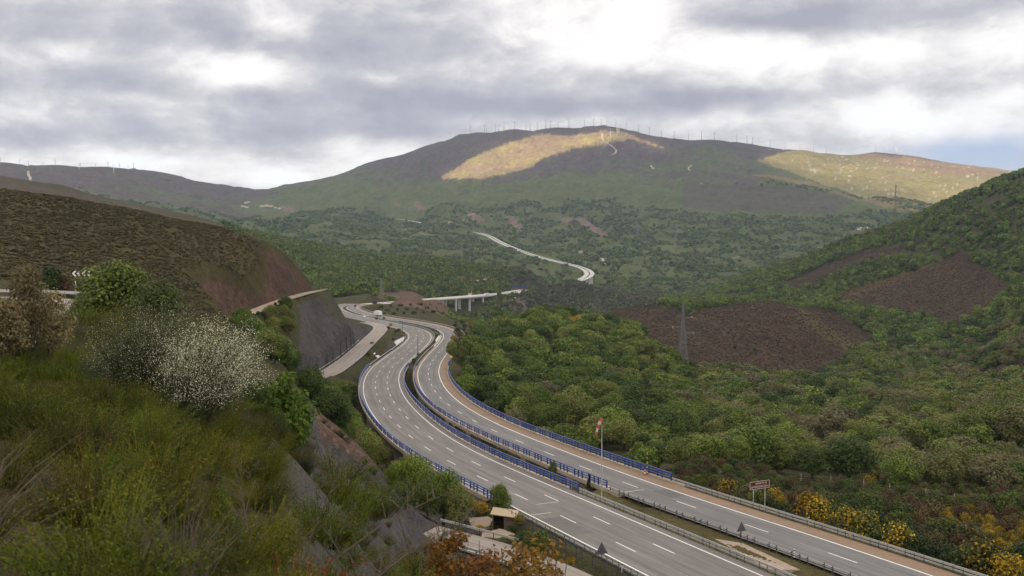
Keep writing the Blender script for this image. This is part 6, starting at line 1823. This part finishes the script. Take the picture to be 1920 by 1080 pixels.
def pylon(label, loc, H, wb, arms, m, rz=0.0, levels=12, bar=.16, group=None, ins=None):
    root = empty('electricity_pylon', loc, rz); tag(root, label, 'pylon', group)
    lattice(root, H, wb, wb * .17, levels, m, bar)
    for z, x0, x1 in arms:
        mb = MB(); mb.bar((x0, 0, z), (x1, 0, z + .2), bar * 1.2); mb.bar((x0, 0, z + 1.6), (x1, 0, z + .25), bar); mb.bar((x0, .5, z), (x1, 0, z + .2), bar * .7)
        mb.build('cross_arm', m, root)
        if ins:
            e = x1 if abs(x1) > abs(x0) else x0; s = 1 if e > 0 else -1
            mb = MB(); mb.tube([(e - s * .3, 0, z + .1), (e + s * .7, -.6, z + .75), (e + s * 1.7, -1.1, z - .15)], [.20, .24, .16], 6); mb.build('insulator', ins, root)
    return root


p = Vector(spot(1280, 684, 500)); H1 = ray_m(571) * p.y - p.z
AR = [(H1 * .78, .4, 5.4), (H1 * .62, -.4, -6.4), (H1 * .52, .6, 6.2)]
pylon('tall lattice pylon in front of the brown heather hill', tuple(p), H1, 7.0, AR, M_TOWER, .1, 13, .26, None, M_GALV)
end = Vector(at(2150, 905, 300))
for k, (z, x0, x1) in enumerate(AR + [(H1 - .4, 0, 0)]):
    a = p + Vector((x1 * 1.2, 0, z)); b = end + Vector((x1, 0, (z - H1 * .6) * .8))
    pts = [a.lerp(b, f) - Vector((0, 0, 22 * 4 * f * (1 - f) * .5)) for f in np.linspace(0, 1, 22)]
    mb = MB(); mb.tube([q - a for q in pts], .035, 4); o = mb.build('power_cable', M_TOWER); o.location = a
    tag(o, ('upper cable from the right arm of the tall pylon', 'cable from the left arm of the tall pylon', 'lower cable from the right arm of the tall pylon', 'earth wire from the tip of the tall pylon')[k], 'cable', 'cables of the tall pylon')
for lab, px, top, D, H in (('short lattice pole with cross bars among the trees behind the railing', 1246, 824, 275, 11), ('short lattice pole with a wide cross bar on the wooded slope below the tall pylon', 1203, 703, 520, 13)):
    x = (px - 960) / F * D; g0 = gz(x, D); H = ray_m(top) * D - g0
    pylon(lab, (x, D, g0), H, 1.1, [(H - .9, -1.5, 1.5), (H - 2.0, -1.0, 1.0)], M_TOWER, 0, 9, .09, 'short lattice poles')
for i, (px, row, D0, H, wb, lab) in enumerate(((1097, 427, 3800, 95, 20, 'faint pylon standing on the brown cutting of the mountain foot'), (1050, 415, 3800, 65, 15, 'faint pylon left of the brown cutting'), (1268, 462, 3000, 85, 18, 'faint pylon over the valley wood right of the distant viaduct'), (1196, 448, 3000, 55, 12, 'faint small pylon between the distant viaduct and the valley wood'),
                                                 (1497, 470, 2500, 60, 13, 'faint pylon low above the right hand slope'), (715, 553, 1000, 24, 5, 'faint pylon above the last bend of the motorway'))):
    p = Vector(spot(px, row, D0)); pylon(lab, tuple(p), H, wb, [(H * .9, -wb * .55, wb * .55), (H * .72, -wb * .7, wb * .7)], M_TOWER_F, .3, 8, .34 if H > 30 else .2, 'faint pylons of the valley')
D = 1960; x = (1677 - 960) / F * D; g0 = gz(x, D); H = ray_m(345) * D - g0
pylon('grey pylon rising behind the ridge of the right hand hill', (x, D, g0), H, 8, [(H * .93, -7, 7), (H * .80, -6, 6)], M_TOWER, .3, 12, .22)

# ------------------------------------------------------------------ wind turbines
TH = 52.0
mb = MB(); mb.tube([(0, 0, -6), (0, 0, TH)], [2.9, 1.9], 10); TM = mb.mesh('tower', M_TURB, True)
mb = MB(); mb.box((0, 1.2, TH + .9), (2.6, 7.5, 2.6)); NM = mb.mesh('nacelle', M_TURB)
RM = []
for k in range(4):
    mb = MB(); mb.tube([(0, -2.6, 0), (0, -4.2, 0)], [1.2, .5], 8)
    for j in range(3):
        a = j * 2.0944 + k * .5
        c, s = math.cos(a), math.sin(a)
        P4 = [(0, 1.2), (3, 2.2), (12, 1.6), (24, .5)]
        for (r0, w0), (r1, w1) in zip(P4[:-1], P4[1:]):
            vs = []
            for r, w in ((r0, w0), (r1, w1)):
                for e, yy in ((-.5, -.2), (.5, -.2), (.5, .2), (-.5, .2)): vs.append((c * r - s * w * e, -3.3 + yy, s * r + c * w * e))
            mb.add(vs, [(0, 1, 5, 4), (1, 2, 6, 5), (2, 3, 7, 6), (3, 0, 4, 7)])
    RM.append(mb.mesh('rotor', M_TURB))


def turbine(label, loc, k, sc, group):
    root = empty('wind_turbine', loc, random.Random(k).uniform(-.9, .9)); root.scale = (sc, sc, sc); tag(root, label, 'wind turbine', group)
    link('tower', TM, root); link('nacelle', NM, root); r = link('rotor', RM[k % 4], root); r.location = (0, 0, TH + .9)


def crest_at(px, lo=5800, hi=8300):
    u = (px - 960) / F; y = np.linspace(lo, hi, 500); z = ground(u * y, y); k = (z / y).argmax(); return (u * y[k], y[k], z[k])


for k, px in enumerate((882, 909, 912.5, 929, 935, 945, 965, 986, 994, 1007, 1023, 1031, 1046, 1066, 1095, 1112, 1126, 1137, 1153, 1173, 1196, 1216, 1238, 1262, 1289, 1313, 1337, 1378, 1398, 1408, 1441, 1468, 1497, 1522, 1546, 1638)):
    x, y, z = crest_at(px); sink = -14 * ((k * 7) % 5) / 4
    turbine('wind turbine on the summit ridge left of the sunlit white ones' if px < 1145 else 'wind turbine on the long ridge right of the summit', (x, y, z + sink), k, .95 + .12 * ((k * 3) % 4) / 3, 'summit ridge turbines' if px < 1145 else 'right ridge turbines')
for k, px in enumerate((42, 58, 85, 108, 155, 183, 206, 228, 244, 254)):
    x, y, z = crest_at(px); turbine('wind turbine half hidden by the crest of the left ridge', (x, y, z - 10 - 6 * (k % 3)), k, .75, 'left ridge turbines')
for k, (px, row, sc, lab) in enumerate(((1145, 263, 1.15, 'tallest white turbine in the sunlit patch below the summit'), (1157, 255, 1.1, 'white turbine right behind the tallest one below the summit'), (1160.5, 249, .8, 'small white turbine third in the sunlit summit group'), (1, 308, .85, 'white turbine at the very left end of the left ridge'), (74, 309, .7, 'white turbine second from the left edge on the left ridge'),
                                        (148, 318, .75, 'white turbine standing below the crest in the middle of the left ridge'), (213, 326, .95, 'lowest white turbine on the left ridge'), (1663, 288, .9, 'leftmost white turbine at the right end of the ridge'), (1680, 289, .95, 'white turbine second of the group at the right end of the ridge'), (1683, 290, .85, 'white turbine third of the group at the right end of the ridge'), (1690, 291, .6, 'small white turbine fourth at the right end of the ridge'), (1695, 292, .55, 'small white turbine last at the right end of the ridge'))):
    q = spot(px, row, 4500); turbine(lab, q, k, sc * q[1] / 7000, 'white turbines below the crests')


# ------------------------------------------------------------------ tracks and houses
def path(pix, w, m, lo, lift=.3, name='track'):
    P = np.array([spot(a, b, lo) for a, b in pix]); P = resample(P, max(4, P[:, 1].mean() / 400)); P[:, 2] = ground(P[:, 0], P[:, 1]) + lift
    ribbon(name, smooth(P, 1.5) if len(P) > 12 else P, (-w / 2, 0, w / 2), 0, m)


M_PATH = mat('pale_earth_track', (.50, .43, .35), .95, .1)
for pix, w, lo in (([(1129, 250), (1129, 262), (1144, 272), (1158, 283), (1147, 291)], 12, 5000), ([(1146, 262), (1158, 262), (1168, 257), (1177, 252)], 8, 5000), ([(1298, 309), (1290, 316), (1294, 320)], 9, 5000), ([(1312, 342), (1318, 346)], 12, 4000), ([(52, 321), (54, 330), (57, 338)], 14, 4000),
                   ([(1298, 489), (1340, 484), (1392, 480)], 7, 2500), ([(1128, 484), (1131, 490), (1135, 497)], 8, 2500), ([(800, 441), (785, 437), (760, 430)], 6, 2600), ([(868, 531), (876, 540), (882, 548), (880, 556)], 7, 1300), ([(974, 547), (968, 556), (955, 566), (936, 574)], 7, 1500), ([(738, 503), (730, 508), (733, 514)], 6, 1300), ([(735, 525), (770, 520), (805, 514)], 5, 1300),
                   ([(520, 402), (560, 396), (620, 398)], 6, 3800), ([(1220, 310), (1225, 317)], 12, 4800), ([(70, 367), (140, 373), (165, 380), (183, 385)], 8, 900), ([(915, 390), (870, 412), (840, 420)], 6, 4000)):
    path(pix, w, M_PATH, lo, .5 if lo < 2000 else 1.5)


def house(label, px, row, lo, s, rz, group):
    x, y, z = spot(px, row, lo); root = empty('house', (x, y, z), rz); root.scale = (s, s, s); tag(root, label, 'house', group)
    mb = MB(); mb.box((0, 0, 1.6), (9, 6.5, 4.2)); mb.build('wall', M_HOUSE, root)
    mb = MB(); mb.add([(-4.8, -3.6, 3.72), (4.8, -3.6, 3.72), (4.8, 0, 5.6), (-4.8, 0, 5.6), (-4.8, 3.6, 3.72), (4.8, 3.6, 3.72)], [(0, 1, 2, 3), (3, 2, 5, 4), (0, 3, 4), (1, 5, 2), (0, 4, 5, 1)]); mb.build('roof', M_TILE, root)
    for x0 in (-2.6, 2.4):
        mb = MB(); mb.box((x0, -3.27, 2.2), (1.0, .06, 1.2)); mb.build('window', M_GLASS, root)


for k, (px, row, s) in enumerate(((1606, 430, 1.5), (1611, 431, 1.7), (1616, 429, 1.5), (1620, 430, 1.6), (1625, 428, 1.4), (1613, 428, 1.3))): house('white village house behind the shoulder of the right hill', px, row, 2600, s, k, 'village behind the right hill')
for k, (px, row, s) in enumerate(((455, 388, 2.2), (462, 390, 2.6), (461, 381, 2.2), (466, 380, 2.0), (492, 388, 2.8), (500, 387, 2.8), (509, 388, 2.8), (516, 390, 2.4), (524, 392, 2.2))): house('tiny white house at the foot of the mountain pass', px, row, 3500, s, k * .7, 'houses at the mountain pass')
for k, (px, row, s, lo) in enumerate(((868, 523, 1.0, 1300), (885, 529, 1.2, 1300), (893, 529, 1.2, 1300), (907, 527, 1.2, 1300), (875, 527, .8, 1300))): house('low white building on the hill above the far viaduct', px, row, lo, s, k, 'white buildings above the far viaduct')
for k, (px, row, lab) in enumerate(((938, 429, 'lone white house below the first brown cutting'), (1090, 474, 'lone pale house in the wood above the distant viaduct'), (1098, 495, 'white control tower like building beside the distant viaduct'), (884, 502, 'lone white house in the dark wood left of the mountain road'))): house(lab, px, row, 1800, 1.3 if k == 3 else 1.8, k, None)
# ------------------------------------------------------------------ haze
hm = bpy.data.materials.new('haze'); hm.use_nodes = True
t = hm.node_tree; t.nodes.clear()
out = nd(t, 'ShaderNodeOutputMaterial'); pv = nd(t, 'ShaderNodeVolumePrincipled')
pv.inputs['Color'].default_value = (.58, .75, 1.0, 1); pv.inputs['Density'].default_value = 4.2e-5; pv.inputs['Anisotropy'].default_value = 0.0
lk(t, pv.outputs[0], out.inputs['Volume'])
mb = MB()
zlo, zhi = float(Zt.min()) - 6, 1150.0
mb.box((0, 4250, (zlo + zhi) / 2), (24000, 10500, zhi - zlo))
hz_ = mb.build('haze', hm); tag(hz_, 'thin pale haze filling the valley air', kind='stuff')
hz_.display_type = 'BOUNDS'
